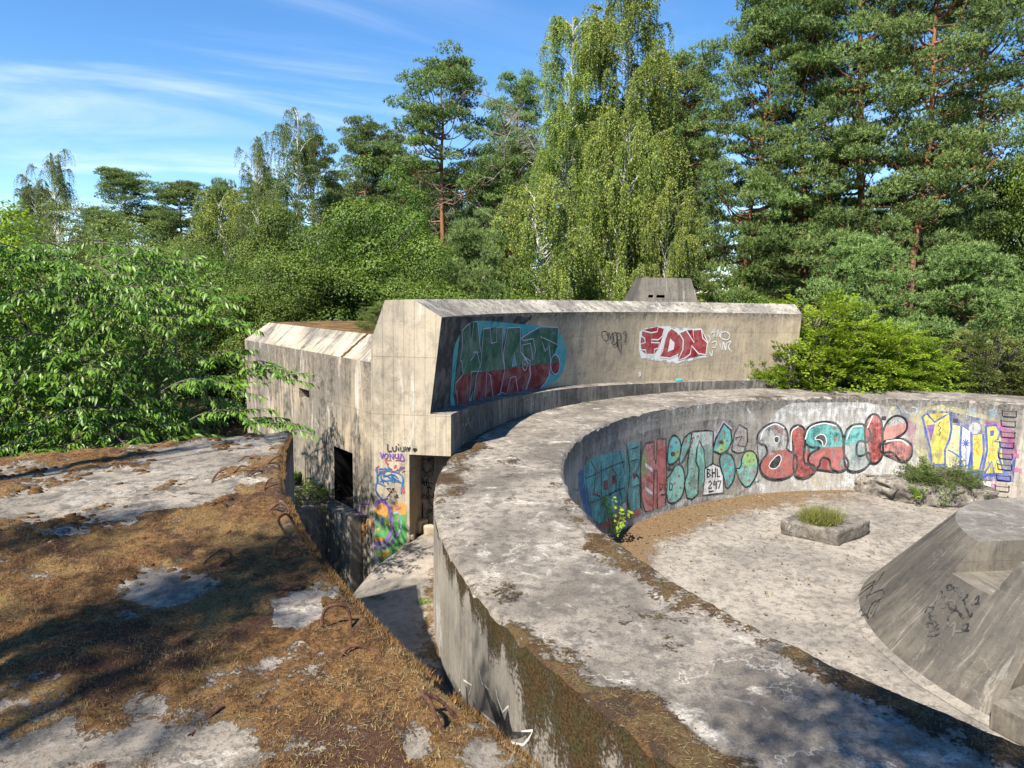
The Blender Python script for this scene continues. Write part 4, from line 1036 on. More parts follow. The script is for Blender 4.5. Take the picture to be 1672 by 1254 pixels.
# the wood farther back reads as one mass: instances of the same trees on scattered points
def wood(name, kinds, pts, label):
    me = bpy.data.meshes.new(name + '_points'); me.from_pydata([tuple(p[:3]) for p in pts], [], [])
    a = me.attributes.new('s', 'FLOAT', 'POINT'); a.data.foreach_set('value', [p[3] for p in pts])
    b = me.attributes.new('r', 'FLOAT', 'POINT'); b.data.foreach_set('value', [p[4] for p in pts])
    o = bpy.data.objects.new(name, me); COL.objects.link(o); tag(o, label, None, None, 'stuff')
    ng = bpy.data.node_groups.new(name + '_scatter', 'GeometryNodeTree'); ng.interface.new_socket('Geometry', in_out='INPUT', socket_type='NodeSocketGeometry'); ng.interface.new_socket('Geometry', in_out='OUTPUT', socket_type='NodeSocketGeometry')
    gi, go = ng.nodes.new('NodeGroupInput'), ng.nodes.new('NodeGroupOutput'); jn = ng.nodes.new('GeometryNodeJoinGeometry')
    for src in kinds:
        oi = ng.nodes.new('GeometryNodeObjectInfo'); oi.inputs['Object'].default_value = src; oi.transform_space = 'ORIGINAL'
        ip = ng.nodes.new('GeometryNodeInstanceOnPoints'); sa = ng.nodes.new('GeometryNodeInputNamedAttribute'); sa.data_type = 'FLOAT'; sa.inputs['Name'].default_value = 's'
        ra = ng.nodes.new('GeometryNodeInputNamedAttribute'); ra.data_type = 'FLOAT'; ra.inputs['Name'].default_value = 'r'; cx = ng.nodes.new('ShaderNodeCombineXYZ')
        ng.links.new(ra.outputs[0], cx.inputs[2]); ng.links.new(gi.outputs[0], ip.inputs['Points']); ng.links.new(oi.outputs['Geometry'], ip.inputs['Instance']); ng.links.new(cx.outputs[0], ip.inputs['Rotation']); ng.links.new(sa.outputs[0], ip.inputs['Scale'])
        ng.links.new(ip.outputs[0], jn.inputs[0])
    ng.links.new(jn.outputs[0], go.inputs[0])
    md = o.modifiers.new('scatter', 'NODES'); md.node_group = ng
    return o
def first(kind, part): return next(o for o in bpy.data.objects if o.data == PROTO[kind][part])
rnd = random.Random(5)
def pts_in(n, x0, x1, d0, d1, top, sH, seed):
    r = random.Random(seed); out = []
    for i in range(n):
        d = r.uniform(d0, d1); px = r.uniform(x0, x1); p = on_y(px, 476, d); t = top(px) + r.uniform(-15, 45)
        h = (477 - t) / CAMF * d + 5.0; out.append((p[0], d, -2.6, max(0.25, h / sH), r.uniform(0, 6.28)))
    return out
sky_line = lambda px: float(np.interp(px, [-300, 0, 60, 180, 330, 400, 520, 640, 820, 900, 1150, 1250, 1700, 2100], [330, 335, 330, 350, 365, 330, 270, 255, 255, 190, 150, 120, 60, 60]))
wood('far_pine_wood', [first('pine_d', 'trunk'), first('pine_d', 'crown')], pts_in(30, 380, 1120, 46, 80, lambda p: sky_line(p) + 15, 17, 3) + pts_in(24, 1120, 2000, 50, 80, lambda p: 330, 17, 13) + pts_in(22, -250, 420, 55, 95, lambda p: sky_line(p) + 12, 17, 4), 'dark pine wood far behind the nearer trees')
wood('leafy_undergrowth', [first('oak_b', 'trunk'), first('oak_b', 'crown')], pts_in(46, -250, 1900, 28, 46, lambda p: float(np.interp(p, [0, 300, 500, 900, 1100, 1900], [395, 400, 400, 420, 440, 400])), 8, 7) + pts_in(14, -150, 430, 40, 58, lambda p: 385, 8, 21), 'dense dark leafy undergrowth between the trunks')
wood('pale_undergrowth', [first('pale', 'trunk'), first('pale', 'crown')], pts_in(16, -200, 620, 22, 40, lambda p: 420, 8, 9), 'pale leafy undergrowth on the left behind the cherry tree')

# trees behind the photographer, out of the frame, whose crowns shade the near roof and the parapet
SHADE = 'trees behind the viewpoint'
def shade_tree(kind, target, sc, rot, label, sxy=1.0, up=0.90):
    """A tree on the ground behind the viewpoint whose crown lies on the line from the target to the sun."""
    t = np.array(target); d = np.array(sun_dir); hgt = ZG + PROTO[kind]['H'] * sc * up; p = t - d * ((hgt - t[2]) / -d[2])
    plant(kind, 'shade_tree', (p[0], p[1], ZG), sc, rot, label, 'tree', SHADE, sxy)
shade_tree('tall_mid', on_z(385, 930, ZS), 1.0, 0.7, 'slim leafy tree behind the viewpoint shading the middle of the mossy roof', 0.52)
shade_tree('tall_mid', on_z(150, 1040, ZS), 1.06, 2.2, 'slim leafy tree behind the viewpoint shading the front of the mossy roof', 0.45)
shade_tree('tall_mid', on_z(10, 900, ZS), 1.12, 4.0, 'slim leafy tree behind the viewpoint shading the left side of the mossy roof', 0.36)
shade_tree('tall_small', on_z(60, 1150, ZS), 1.0, 5.0, 'thin tree behind the viewpoint shading the near left of the mossy roof', 0.7)
shade_tree('tall_mid', on_z(1430, 1228, 0.0), 1.15, 1.4, 'slim leafy tree behind the viewpoint shading the parapet at the lower right', 0.62)
shade_tree('tall_mid', on_z(1590, 1225, 0.0), 1.2, 3.3, 'slim leafy tree behind the viewpoint shading the parapet at the right corner', 0.6)
shade_tree('tall_small', on_z(648, 965, ZC), 1.0, 2.9, 'thin tree left of the viewpoint whose leaves shade the trench floor', 0.6, 0.95)

# ================================================================== cherry tree beyond the near roof, large drooping leaves
rng = np.random.default_rng(77)
cherry = empty('cherry_tree', (-5.4, 10.6, ZG), 'large cherry tree with long drooping glossy leaves right behind the mossy roof, on the left', 'tree')
def cherry_top(x): return np.interp(x, [-12, -7, -6, -4.6, -3.6, -2.9, -2.4], [3.2, 3.2, 3.15, 2.95, 2.75, 2.6, 1.6])
tw, LP, LA, LN, LL, LT = [], [], [], [], [], []
base = np.array([-5.4, 10.6, ZG])
limbs = []
for i in range(16):
    tx, ty = rng.uniform(-9.5, -4.5), rng.uniform(9.0, 11.2); tz = cherry_top(tx) - rng.uniform(0.1, 2.6)
    q = np.linspace(0, 1, 9)[:, None]; mid = np.array([(base[0] + tx) / 2, (base[1] + ty) / 2 + 0.3, tz + 0.5])
    pts = (1 - q) ** 2 * base + 2 * q * (1 - q) * mid + q ** 2 * np.array([tx, ty, tz]) + rng.normal(0, 0.05, (9, 3)) * q
    limbs.append(pts); tw.append((pts, np.linspace(0.05, 0.006, 9)))
LB = np.concatenate([l[2:] for l in limbs])
def cherry_twig(tgt, out, tl, tint):
    q = np.linspace(0, 1, 6)[:, None]; line = tgt + (out * tl) * q + np.array([0, 0, -0.20 * tl]) * q ** 2
    tw.append((line[::2], np.array([0.005, 0.004, 0.003])))
    n = max(6, int(tl / 0.024)); f = np.linspace(0.05, 1, n); P = np.stack([np.interp(f, q[:, 0], line[:, c]) for c in range(3)], 1)
    sd = unit(np.cross(out, [0, 0, 1.0])); sg = np.where(np.arange(n) % 2 == 0, 1.0, -1.0)[:, None]
    A = unit(sd * sg * rng.uniform(0.3, 0.9, (n, 1)) + out * 0.45 + np.array([0, 0, -1.0]) * rng.uniform(0.25, 0.95, (n, 1)) + rng.normal(0, 0.15, (n, 3)))
    N = unit(np.array([0.0, -0.25, 1.0]) + sd * sg * 0.4 + rng.normal(0, 0.3, (n, 3)))
    LP.append(P); LA.append(A); LN.append(N); LL.append(rng.uniform(0.070, 0.130, n)); LT.append(np.clip(tint + rng.normal(0, 0.17, n), 0, 0.99))
def cherry_bough(tgt, d, L, k=11, tint=0.45):
    """A long arching bough that carries twigs to both sides, so that the foliage hangs in layers."""
    q = np.linspace(0, 1, 8)[:, None]; line = tgt - d * L * 0.5 + d * L * q + np.array([0, 0, 1.0]) * (0.16 * L * np.sin(q * 2.6) - 0.22 * L * q ** 2)
    j = np.argmin(((LB - line[0]) ** 2).sum(1)); s = LB[j]
    tw.append((line, np.linspace(0.009, 0.003, 8)))
    if np.linalg.norm(s - line[0]) < 1.3: tw.append((np.array([s, (s + line[0]) / 2 + [0, 0, 0.05], line[0]]), np.array([0.012, 0.010, 0.009])))
    sd = unit(np.cross(d, [0, 0, 1.0]))
    for i in range(k):
        f = (i + rng.random()) / k; p = np.array([np.interp(f, q[:, 0], line[:, c]) for c in range(3)]); sg = 1 if i % 2 else -1
        cherry_twig(p, unit(d * 0.75 + sd * sg * rng.uniform(0.4, 1.0) + np.array([0, 0, rng.normal(0.05, 0.15)])), rng.uniform(0.2, 0.5), tint)
    cherry_twig(line[-1], unit(d + np.array([0, 0, -0.15])), 0.4, tint)
for i in range(340):
    x = rng.uniform(-9.6, -4.35); y = 7.75 + 2.6 * rng.random() ** 1.5 + 0.14 * max(0, -4 - x) * -0.4; zt_ = float(cherry_top(x)); z = zt_ - (zt_ + 2.3) * rng.random() ** 1.2
    az = rng.normal(-1.0, 0.9); cherry_bough(np.array([x, y, z]), unit(np.array([math.cos(az), math.sin(az), rng.normal(0.1, 0.18)])), rng.uniform(0.9, 1.6), 11, 0.43 + 0.25 * (rng.random() - .5))
for i in range(1500):
    x = rng.uniform(-9.6, -4.2); y = 7.8 + 2.8 * rng.random() ** 1.3; zt_ = float(cherry_top(x)) - 0.1; z = zt_ - (zt_ + 2.3) * rng.random() ** 1.1
    cherry_twig(np.array([x, y, z]), unit(np.array([0.3, -0.6, 0.05]) + rng.normal(0, 0.45, 3)), rng.uniform(0.2, 0.45), 0.42 + 0.25 * (rng.random() - .5))
for px, py, d_, L in ((425, 612, 8.5, 0.8), (440, 690, 8.4, 0.6), (370, 585, 8.5, 0.8), (370, 680, 8.1, 0.8), (300, 480, 8.6, 1.0), (330, 530, 8.3, 0.9), (330, 630, 8.1, 0.9), (250, 420, 8.6, 1.0)):
    cherry_bough(on_y(px - 10, py, d_), unit(np.array([1.0, -0.15, rng.normal(0.12, 0.08)])), L, 9, 0.5)
P, A, N, L, T = map(np.concatenate, (LP, LA, LN, LL, LT)); A = unit(A); S = unit(np.cross(A, N)); N = np.cross(S, A); n = len(P)
L = L[:, None]; W = L * 0.32
pv = np.stack([P, P + A * L * .42 + S * W * .5 + N * W * .16, P + A * L * .48 - N * W * .05, P + A * L * .42 - S * W * .5 + N * W * .16, P + A * L * 0.96 - N * L * .16], 1)
idx = np.arange(n)[:, None] * 5
fc = np.concatenate([idx + np.array([[0, 1, 2]]), idx + np.array([[0, 2, 3]]), idx + np.array([[2, 1, 4]]), idx + np.array([[3, 2, 4]])])
me = mesh_np('cherry_leaves', pv.reshape(-1, 3), fc, attrs={'tint': np.repeat(T, 5)}, smooth=False)
link('crown', me, F_['cherry'], cherry); V, Fq = tube_np(tw, 5); link('trunk', mesh_np('cherry_limbs', V, Fq), B_['grey'], cherry)

# ================================================================== straw and moss on the near roof and the parapet
def scatter_slab(n, seed, x0=-5.2, x1=0.8, y0=1.7, y1=7.6, lo=0.5):
    r = np.random.default_rng(seed); X, Y = r.uniform(x0, x1, n), r.uniform(y0, y1, n) ; Y = y0 + (Y - y0) * r.uniform(0.15, 1, n)
    rr = np.hypot(X - C[0], Y - C[1]); m = slab_moss(X, Y); ins = (rr > RS + 0.01) & (((X - Pc[0]) * -ld[1] + (Y - Pc[1]) * ld[0]) * 1.0 > 0.02)
    keep = ins & (m + r.normal(0, 0.15, n) > lo)
    X, Y, m, rr = X[keep], Y[keep], m[keep], rr[keep]
    return np.stack([X, Y, slab_height(X, Y, m, rr - RS)], 1), r
P, r = scatter_slab(70000, 5)
n = len(P); clump = fbm(P[:, 0] * 3.5, P[:, 1] * 3.5, 91, 3); k = clump + r.normal(0, 0.06, n) > 0.44; P = P[k]; n = len(P)
az = r.uniform(0, 6.283, n) + 0.0; D = unit(np.stack([np.cos(az), np.sin(az), r.normal(0.12, 0.16, n)], 1)); S = unit(np.cross(D, np.array([0, 0, 1.0]) + r.normal(0, 0.5, (n, 3))))
me = blade_mesh('dry_straw', P + [0, 0, 0.006] + r.normal(0, 0.002, (n, 3)), D, S, r.uniform(0.014, 0.048, n), r.uniform(0.0011, 0.0023, n), r.beta(1.4, 2.6, n), F_['straw'])
tag(link('dry_straw', me), 'dry straw and pine needles strewn over the moss of the near roof', None, None, 'stuff')
P, r = scatter_slab(150000, 6, lo=0.55); n = len(P)
D = unit(np.stack([r.normal(0, 0.5, n), r.normal(0, 0.5, n), np.ones(n)], 1)); S = unit(np.cross(D, rdir(r, n)))
tt = fbm(P[:, 0] * 1.8, P[:, 1] * 1.8, 95, 4); tt = np.where(fbm(P[:, 0] * 1.1 + 9, P[:, 1] * 1.1, 97, 3) > 0.56, 0.9 + 0.1 * r.random(n), np.clip((tt - 0.3) * 1.6, 0, 0.8))
me = blade_mesh('moss_tufts', P - [0, 0, 0.004], D, S, r.uniform(0.008, 0.022, n), r.uniform(0.003, 0.006, n), tt + r.normal(0, 0.12, n), F_['mosstuft'])
tag(link('moss_tufts', me), 'short brown moss covering the near roof', None, None, 'stuff')
# small cushions of moss that stand proud of the bare concrete
_ico = bmesh.new(); bmesh.ops.create_icosphere(_ico, subdivisions=1, radius=1.0); _ico.verts.ensure_lookup_table(); _ico.verts.index_update()
IV = np.array([tuple(v.co) for v in _ico.verts]); IF = np.array([[v.index for v in f.verts] for f in _ico.faces]); _ico.free()
def cushions(X, Y, Z, seed, lo, hi):
    r = np.random.default_rng(seed); n = len(X); s = r.uniform(0, 1, n) ** 2.5 * (hi - lo) + lo; V = IV[None] * r.uniform(0.75, 1.25, (n, len(IV), 1)) * np.stack([s * r.uniform(.7, 1.5, n), s, s * r.uniform(.35, .6, n)], 1)[:, None, :] + np.stack([X, Y, Z], 1)[:, None, :]
    return mesh_np('moss_cushions', V.reshape(-1, 3), (IF[None] + (np.arange(n) * len(IV))[:, None, None]).reshape(-1, 3))
r = np.random.default_rng(41); X, Y = r.uniform(-5.0, 0.6, 9000), r.uniform(1.9, 7.5, 9000); rr = np.hypot(X - C[0], Y - C[1]); m = slab_moss(X, Y); k = (rr > RS + .05) & (((X - Pc[0]) * -ld[1] + (Y - Pc[1]) * ld[0]) > 0.05) & (m > 0.22) & (m < 0.62) & (fbm(X * 2.5, Y * 2.5, 43, 4) > 0.47) & (Y > 3.3)
X, Y, m, rr = X[k], Y[k], m[k], rr[k]
M['cushion'] = plain('moss_cushion', (0.085, 0.046, 0.018), 0.95, 0.65, 55.0, 0.1, 1.0)
tag(link('moss_cushions', cushions(X, Y, slab_height(X, Y, m, rr - RS) - 0.002, 42, 0.008, 0.048), M['cushion']), 'small dark brown cushions of moss dotted over the bare concrete of the near roof', None, None, 'stuff')
# fringe of taller red brown moss along the curved edge
r = np.random.default_rng(8); n = 16000
t_ = r.uniform(R(191), R(222), n); dd = r.random(n) ** 2 * 0.16 - 0.012; keep = fbm(t_ * 40, t_ * 0 + 1, 99, 3) > 0.36; t_, dd = t_[keep], dd[keep]; n = len(t_)
P = np.stack([C[0] + (RS + dd) * np.cos(t_), C[1] + (RS + dd) * np.sin(t_), np.full(n, ZS - 0.02)], 1)
D = unit(np.stack([r.normal(0.15, 0.35, n), r.normal(0, 0.35, n), np.ones(n)], 1)); S = unit(np.cross(D, rdir(r, n)))
me = blade_mesh('edge_moss', P, D, S, r.uniform(0.012, 0.036, n), 0.004, r.uniform(0.1, 0.9, n), F_['mosstuft'])
tag(link('edge_moss', me), 'fringe of red brown moss along the curved edge of the near roof', None, None, 'stuff')
# straw on the mossy parts of the parapet
r = np.random.default_rng(9); n = 46000; t_ = r.uniform(R(190), R(262), n); rr = r.uniform(RI + 0.02, RO - 0.02, n); X, Y = C[0] + rr * np.cos(t_), C[1] + rr * np.sin(t_); m = ring_moss(X, Y, rr, t_); keep = m + r.normal(0, .1, n) > 0.52
P = np.stack([X, Y, ring_z(X, Y, rr, t_) + 0.005], 1)[keep]; n = len(P); az = r.uniform(0, 6.283, n)
D = unit(np.stack([np.cos(az), np.sin(az), r.normal(0.1, 0.15, n)], 1)); S = unit(np.cross(D, np.array([0, 0, 1.0]) + r.normal(0, 0.5, (n, 3))))
me = blade_mesh('parapet_straw', P, D, S, r.uniform(0.02, 0.07, n), r.uniform(0.0018, 0.0035, n), r.beta(1.4, 2.4, n), F_['straw'])
tag(link('parapet_straw', me), 'dry straw on the mossy rims of the ring parapet', None, None, 'stuff')

# ================================================================== rusty rebar loops in the near roof, each one a thing
LOOPS = [  # px, py (foot centre), width, height, yaw, lean, kind, label
 (549, 1030, .13, .125, 10, 5, 'arch', 'tall standing arch of rusty rebar beside the pale concrete patch'),
 (588, 1080, .17, .17, 15, 78, 'arch', 'rusty rebar loop lying flat, second from the front along the curved edge'),
 (735, 1190, .11, .17, 95, 38, 'arch', 'twisted rusty rebar loop nearest to the viewer at the roof edge'),
 (474, 960, .15, .13, 170, 70, 'arch', 'low rusty rebar loop lying on the moss left of the pale concrete patch'),
 (471, 915, .16, .10, -15, 12, 'arch', 'double bent rusty rebar arch near the roof edge, above the flat lying loop'),
 (480, 880, .13, .16, 70, 35, 'arch', 'leaning rusty rebar loop at the roof edge with its shadow on bare concrete'),
 (452, 845, .16, .10, -20, 40, 'arch', 'bent rusty rebar hoop among brown moss clumps close to the edge'),
 (440, 800, .15, .09, 60, 50, 'rod', 'bent rusty rebar rod rising from moss below the far corner'),
 (408, 752, .17, .12, 0, 80, 'arch', 'narrow rusty rebar loop lying flat near the far corner of the roof'),
 (404, 774, .19, .12, -10, 72, 'arch', 'second flat rusty rebar loop, just in front of the farthest flat one'),
 (356, 786, .16, .09, 55, 45, 'rod', 'short rusty rebar rod sticking out left of the flat loops'),
 (444, 765, .18, .08, 40, 60, 'rod', 'rusty rebar rod at the far corner close to the curved edge'),
 (364, 876, .10, .04, 30, 70, 'rod', 'small rusty rebar stub in the middle of the roof'),
 (356, 922, .14, .07, -25, 60, 'arch', 'low rusty rebar arc half buried in shaded moss'),
 (336, 1182, .14, .05, 45, 75, 'rod', 'rusty rebar rod lying in moss at the bottom, left of the nearest loop'),
]
for i, (px, py, w, h, yaw, lean, kind, lab) in enumerate(LOOPS):
    p = on_z(px, py, ZS); mz = float(slab_height(np.array([p[0]]), np.array([p[1]]), slab_moss(np.array([p[0]]), np.array([p[1]])), np.array([0.3]))[0])
    rn = random.Random(i); h *= 0.45 if lean > 65 else 0.9
    if kind == 'arch':
        q = np.linspace(0, math.pi, 15); x = -np.cos(q) * w / 2; z = np.where(np.sin(q) > 0, np.sin(q) ** 0.7, 0) * h
        pts = np.stack([x, 0.012 * np.sin(q * 3 + i), z], 1); pts = np.concatenate([[[x[0], 0, -0.06]], pts, [[x[-1] * rn.uniform(.6, 1), 0, -0.06]]])
    else:
        q = np.linspace(0, 1, 9); pts = np.stack([q * w - w / 2, 0.02 * np.sin(q * 4), -0.04 + (h + 0.04) * np.sin(q * 1.7)], 1)
    cl, sl = math.cos(R(lean)), math.sin(R(lean)); pts = np.stack([pts[:, 0], pts[:, 1] * cl + pts[:, 2] * sl, pts[:, 2] * cl - pts[:, 1] * sl], 1)
    cy, sy = math.cos(R(yaw)), math.sin(R(yaw)); pts = np.stack([pts[:, 0] * cy - pts[:, 1] * sy, pts[:, 0] * sy + pts[:, 1] * cy, pts[:, 2]], 1)
    pts[:, 2] = np.maximum(pts[:, 2], -0.03)
    V, Fq = tube_np([(pts + np.array([p[0], p[1], mz + 0.006]), np.full(len(pts), 0.0078) * (1 + 0.12 * np.sin(np.arange(len(pts)) * 1.7)))], 8)
    tag(link('rebar_loop', mesh_np('rebar_loop', V, Fq), M['rust']), lab, 'rebar', 'rusty rebar loops in the near roof')

# ================================================================== climbing rungs in the pit wall
RUNGS = [(1570, 295), (1562, 362), (1560, 437), (1552, 508), (1542, 583), (1538, 658), (1530, 733), (1520, 805), (1512, 875)]
def rung(px, py, mat, w=0.30, proj=0.13, rad=0.013):
    p = on_cyl(px, py, RI); t = theta(p); z = p[2]; dt_ = w / 2 / RI
    path = [polar(RI + 0.05, t - dt_, z), polar(RI - proj + 0.02, t - dt_, z), polar(RI - proj, t - dt_ * 0.9, z - 0.004), polar(RI - proj, t + dt_ * 0.9, z - 0.004), polar(RI - proj + 0.02, t + dt_, z), polar(RI + 0.05, t + dt_, z)]
    V, Fq = tube_np([(np.array(path), np.full(6, rad))], 8); return link('rung', mesh_np('rung', V, Fq), mat, ring)
for x, y in RUNGS: rung(1272 + x / 4.18, 600 + y / 4.18, M['dark_steel'])
M['galv'] = plain('pale_steel', (0.42, 0.42, 0.40), 0.6, 0.3, 30.0)
rung(934, 803, M['galv'], 0.26, 0.10, 0.009)
for x, y in ((1443, 683), (1560, 687)):
    p = on_cyl(x, y, RI); t = theta(p)
    prism('drain_hole', [tuple(polar(RI - .004, t - .007, 0)[:2]), tuple(polar(RI - .004, t + .007, 0)[:2]), tuple(polar(RI + .05, t + .007, 0)[:2]), tuple(polar(RI + .05, t - .007, 0)[:2])], p[2] - .055, p[2] + .055, M['dark_steel'], ring)

# ================================================================== small plants and loose stones
def clump(name, pts_fn, n, seed, mat, L, W, label, cat='plant', spread=0.5):
    r = np.random.default_rng(seed); P = pts_fn(r, n); D = unit(np.stack([r.normal(0, spread, n), r.normal(0, spread, n), np.ones(n)], 1)); S = unit(np.cross(D, rdir(r, n)))
    me = blade_mesh(name, P, D, S, r.uniform(L * .5, L * 1.2, n), W, r.beta(2, 2, n), F_[mat]); o = link(name, me); tag(o, label, cat); return o
def ell(cx, cy, cz, rx, ry, rz=0.0):
    def f(r, n):
        a, q = r.uniform(0, 6.283, n), np.sqrt(r.random(n)); return np.stack([cx + rx * q * np.cos(a), cy + ry * q * np.sin(a), cz + rz * (1 - q * q) * r.random(n)], 1)
    return f
p = on_z(1340, 850, ZF + 0.36); clump('grass_tuft', ell(p[0], p[1], ZF + 0.32, 0.42, 0.32, .05), 1200, 3, 'grass', 0.42, 0.011, 'tuft of yellow green grass growing on the concrete block in the pit', 'grass', 0.62)
p = on_z(693, 983, ZC); clump('grass_patch', ell(p[0], p[1], ZC - .01, 0.10, 0.10), 500, 4, 'lime', 0.05, 0.008, 'small bright green grass patch on the trench floor beside the parapet', 'grass', 0.7)
p = on_z(615, 976, ZC); clump('grass_patch', ell(p[0], p[1], ZC - .01, 0.12, 0.08), 300, 5, 'olive', 0.03, 0.008, 'dull olive moss patch on the trench floor near the roof edge', 'grass', 0.7)
def leafy(name, seed, base, rx, H, n, mat, leaf, label, cat='plant', per=14):
    pr = make_spray(seed, rx, H, n, mat, leaf, per); o = empty(name, base, label, cat)
    for part in ('stem', 'foliage'): 
        c = bpy.data.objects.new(part, pr[part]); COL.objects.link(c); c.parent = o
    return o
p = polar(8.15, R(78.5), ZF + 0.36); leafy('green_shrub', 31, p, 0.72, 0.50, 150, 'weed', 0.045, 'spreading green and reddish shrub growing over the rubble mound', 'shrub', 16)
p = polar(7.55, R(84), ZF + 0.2); leafy('small_weed', 32, p, 0.16, 0.25, 12, 'lime', 0.05, 'small light green weed at the front of the rubble mound')
pb_ = on_cyl(985, 872, RI); p = polar(RI - 0.22, theta(pb_), ZF)
r = np.random.default_rng(33); o = empty('leafy_sapling', p, 'thin sapling with round bright leaves growing at the foot of the dark graffiti wall', 'plant')
st_, LPs = [], []
for k in range(4):
    q = np.linspace(0, 1, 7)[:, None]; tip = np.array([r.uniform(-.35, .35), r.uniform(-.15, .1), r.uniform(0.7, 1.15)]); line = tip * q + np.array([0, 0, .1]) * np.sin(q * 3); st_.append((line, np.linspace(.008, .003, 7)))
    f = r.uniform(0.2, 1, 16); LPs.append(np.stack([np.interp(f, q[:, 0], line[:, c]) for c in range(3)], 1) + r.normal(0, .03, (16, 3)))
LPs = np.concatenate(LPs); n = len(LPs); N = unit(np.array([0.3, -0.6, .8]) + r.normal(0, .3, (n, 3)))
for nm, me in (('stem', tubes('sapling_stems', st_, B_['grey'], 5)), ('foliage', leaf_mesh('sapling_leaves', LPs, unit(np.cross(N, rdir(r, n))), N, .10, .08, r.uniform(.3, .8, n), F_['lime']))):
    c = bpy.data.objects.new(nm, me); COL.objects.link(c); c.parent = o
leafy('weed_clump', 34, tuple(on_plane(487, 795, (*E1, 0), np.array([*inn, 0])) - np.array([*inn, 0]) * 0.25), 0.22, 0.38, 26, 'cherry', 0.06, 'dark leafy weed at the foot of the annex wall, left of the doorway')
leafy('weed_clump', 35, tuple(np.array([*(E1 + fd * 1.75 - inn * 0.3), zp])), 0.26, 0.24, 26, 'olive', 0.05, 'yellow green weed on the edge of the shaded plinth by the doorway')
leafy('weed_clump', 36, tuple(np.array([*(E1 + fd * 0.55 - inn * 1.0), -2.6])), 0.4, 0.5, 40, 'cherry', 0.05, 'dark bush in the sunken corner below the doorway')
leafy('weed_clump', 37, tuple(np.array([*(E1 + fd * 0.0 - inn * 0.9), -2.5])), 0.3, 0.4, 30, 'cherry', 0.05, 'small dark bush beside the colourful painted corner, in the sunken drain')
for i, (px, py, s, lab) in enumerate(((683, 868, .17, 'pale stone slab fragment below the small opening at the trench end'), (701, 872, .13, 'grey stone fragment beside the parapet at the trench end'), (672, 880, .07, 'small stone at the trench end near the painted corner'))):
    p = on_z(px, py, ZC); a = i * 1.1; cs = [(p[0] + s * math.cos(a + k), p[1] + s * 0.7 * math.sin(a + k)) for k in (0.3, 1.7, 3.2, 4.9)]
    rough_block('loose_stone', cs, ZC - .01, ZC + s * 1.2, M['facade'], .02, 60 + i, .015, lab, 'stone', 2)
# leaves, twigs and grit lying about on the pit floor and the trench
r = np.random.default_rng(14); n = 1500
t_ = r.uniform(R(60), R(215), n); rr = np.where(r.random(n) < 0.6, RI - 0.05 - r.random(n) ** 2 * 1.3, r.uniform(4.2, 8.5, n))
P = np.stack([C[0] + rr * np.cos(t_), C[1] + rr * np.sin(t_), np.full(n, ZF + 0.03)], 1); N = unit(np.array([0, 0, 1.0]) + r.normal(0, .35, (n, 3)))
tag(link('leaf_litter', leaf_mesh('leaf_litter', P, unit(np.cross(N, rdir(r, n))), N, r.uniform(.03, .09, n), r.uniform(.015, .05, n), r.beta(1.2, 2.5, n), F_['straw'])), 'dead leaves and bark bits scattered over the pit floor', None, None, 'stuff')
M['blue'] = plain('blue_plastic', (0.06, 0.33, 0.40), 0.5, 0.2)
p = on_cyl(1107, 621.5, RO + 0.17); t = theta(p); zz = float(z_ledge(t)) + .006
tag(rough_block('plastic_litter', [tuple(polar(rr_, t + q, 0)[:2]) for rr_, q in ((RO + .1, -.009), (RO + .1, .009), (RO + .2, .008), (RO + .22, -.007))], zz, zz + .07, M['blue'], .015, 71, .01, cuts=2), 'crumpled piece of blue plastic litter lying on the ledge below the red letters', 'litter')
# ================================================================== graffiti: weathered paint on the built walls
PC = {
 'teal': (0.10, 0.42, 0.40), 'dteal': (0.05, 0.24, 0.27), 'turq': (0.03, 0.30, 0.33), 'mint': (0.22, 0.50, 0.42), 'leafg': (0.27, 0.46, 0.16), 'red': (0.42, 0.085, 0.075), 'pink': (0.50, 0.20, 0.18), 'crimson': (0.30, 0.022, 0.030),
 'grey': (0.42, 0.42, 0.40), 'white': (0.70, 0.70, 0.68), 'black': (0.014, 0.014, 0.016), 'near_black': (0.022, 0.022, 0.025), 'dgreen': (0.022, 0.105, 0.062), 'dred': (0.17, 0.018, 0.022), 'lilac': (0.50, 0.47, 0.62), 'yellow': (0.66, 0.55, 0.07), 'pale': (0.58, 0.54, 0.30),
 'blue': (0.045, 0.085, 0.36), 'sky': (0.28, 0.45, 0.58), 'violet': (0.17, 0.07, 0.33), 'magenta': (0.42, 0.11, 0.26), 'orange': (0.60, 0.25, 0.03), 'green': (0.06, 0.30, 0.07), 'cobalt': (0.02, 0.14, 0.36), 'cream': (0.56, 0.49, 0.36)}
_pm = {}
def PM(c, wear=0.25):
    k = (c, wear)
    if k not in _pm: _pm[k] = paint('paint_%s_%d' % (c, round(wear * 100)), PC[c], wear, seed=len(_pm) * 1.3)
    return _pm[k]
def crop(ox, oy, s): return lambda pts: [(ox + x / s, oy + y / s) for x, y in pts]
KA, KB, K2, K4, K5, KL, KC, KO = crop(900, 600, 4.18), crop(1272, 600, 4.18), crop(900, 440, 2.162), crop(600, 460, 4.18), crop(950, 440, 4.18), crop(440, 690, 5.225), crop(1372, 800, 2.763), crop(680, 900, 3.5425)
class Surf:
    """A wall that can carry paint: to(px) measures wall coordinates (u, v) from the photograph, at(u, v, off) gives the 3D point."""
    def __init__(s, to, at): s.to, s.at = to, at
def _cyl(rad, far, sgn):
    def to(q): p = on_cyl(q[0], q[1], rad, far); return (theta(p) * rad, p[2])
    return Surf(to, lambda u, v, o: polar(rad + sgn * o, u / rad, v))
S_in, S_out = _cyl(RI, True, -1), _cyl(RO, False, 1)
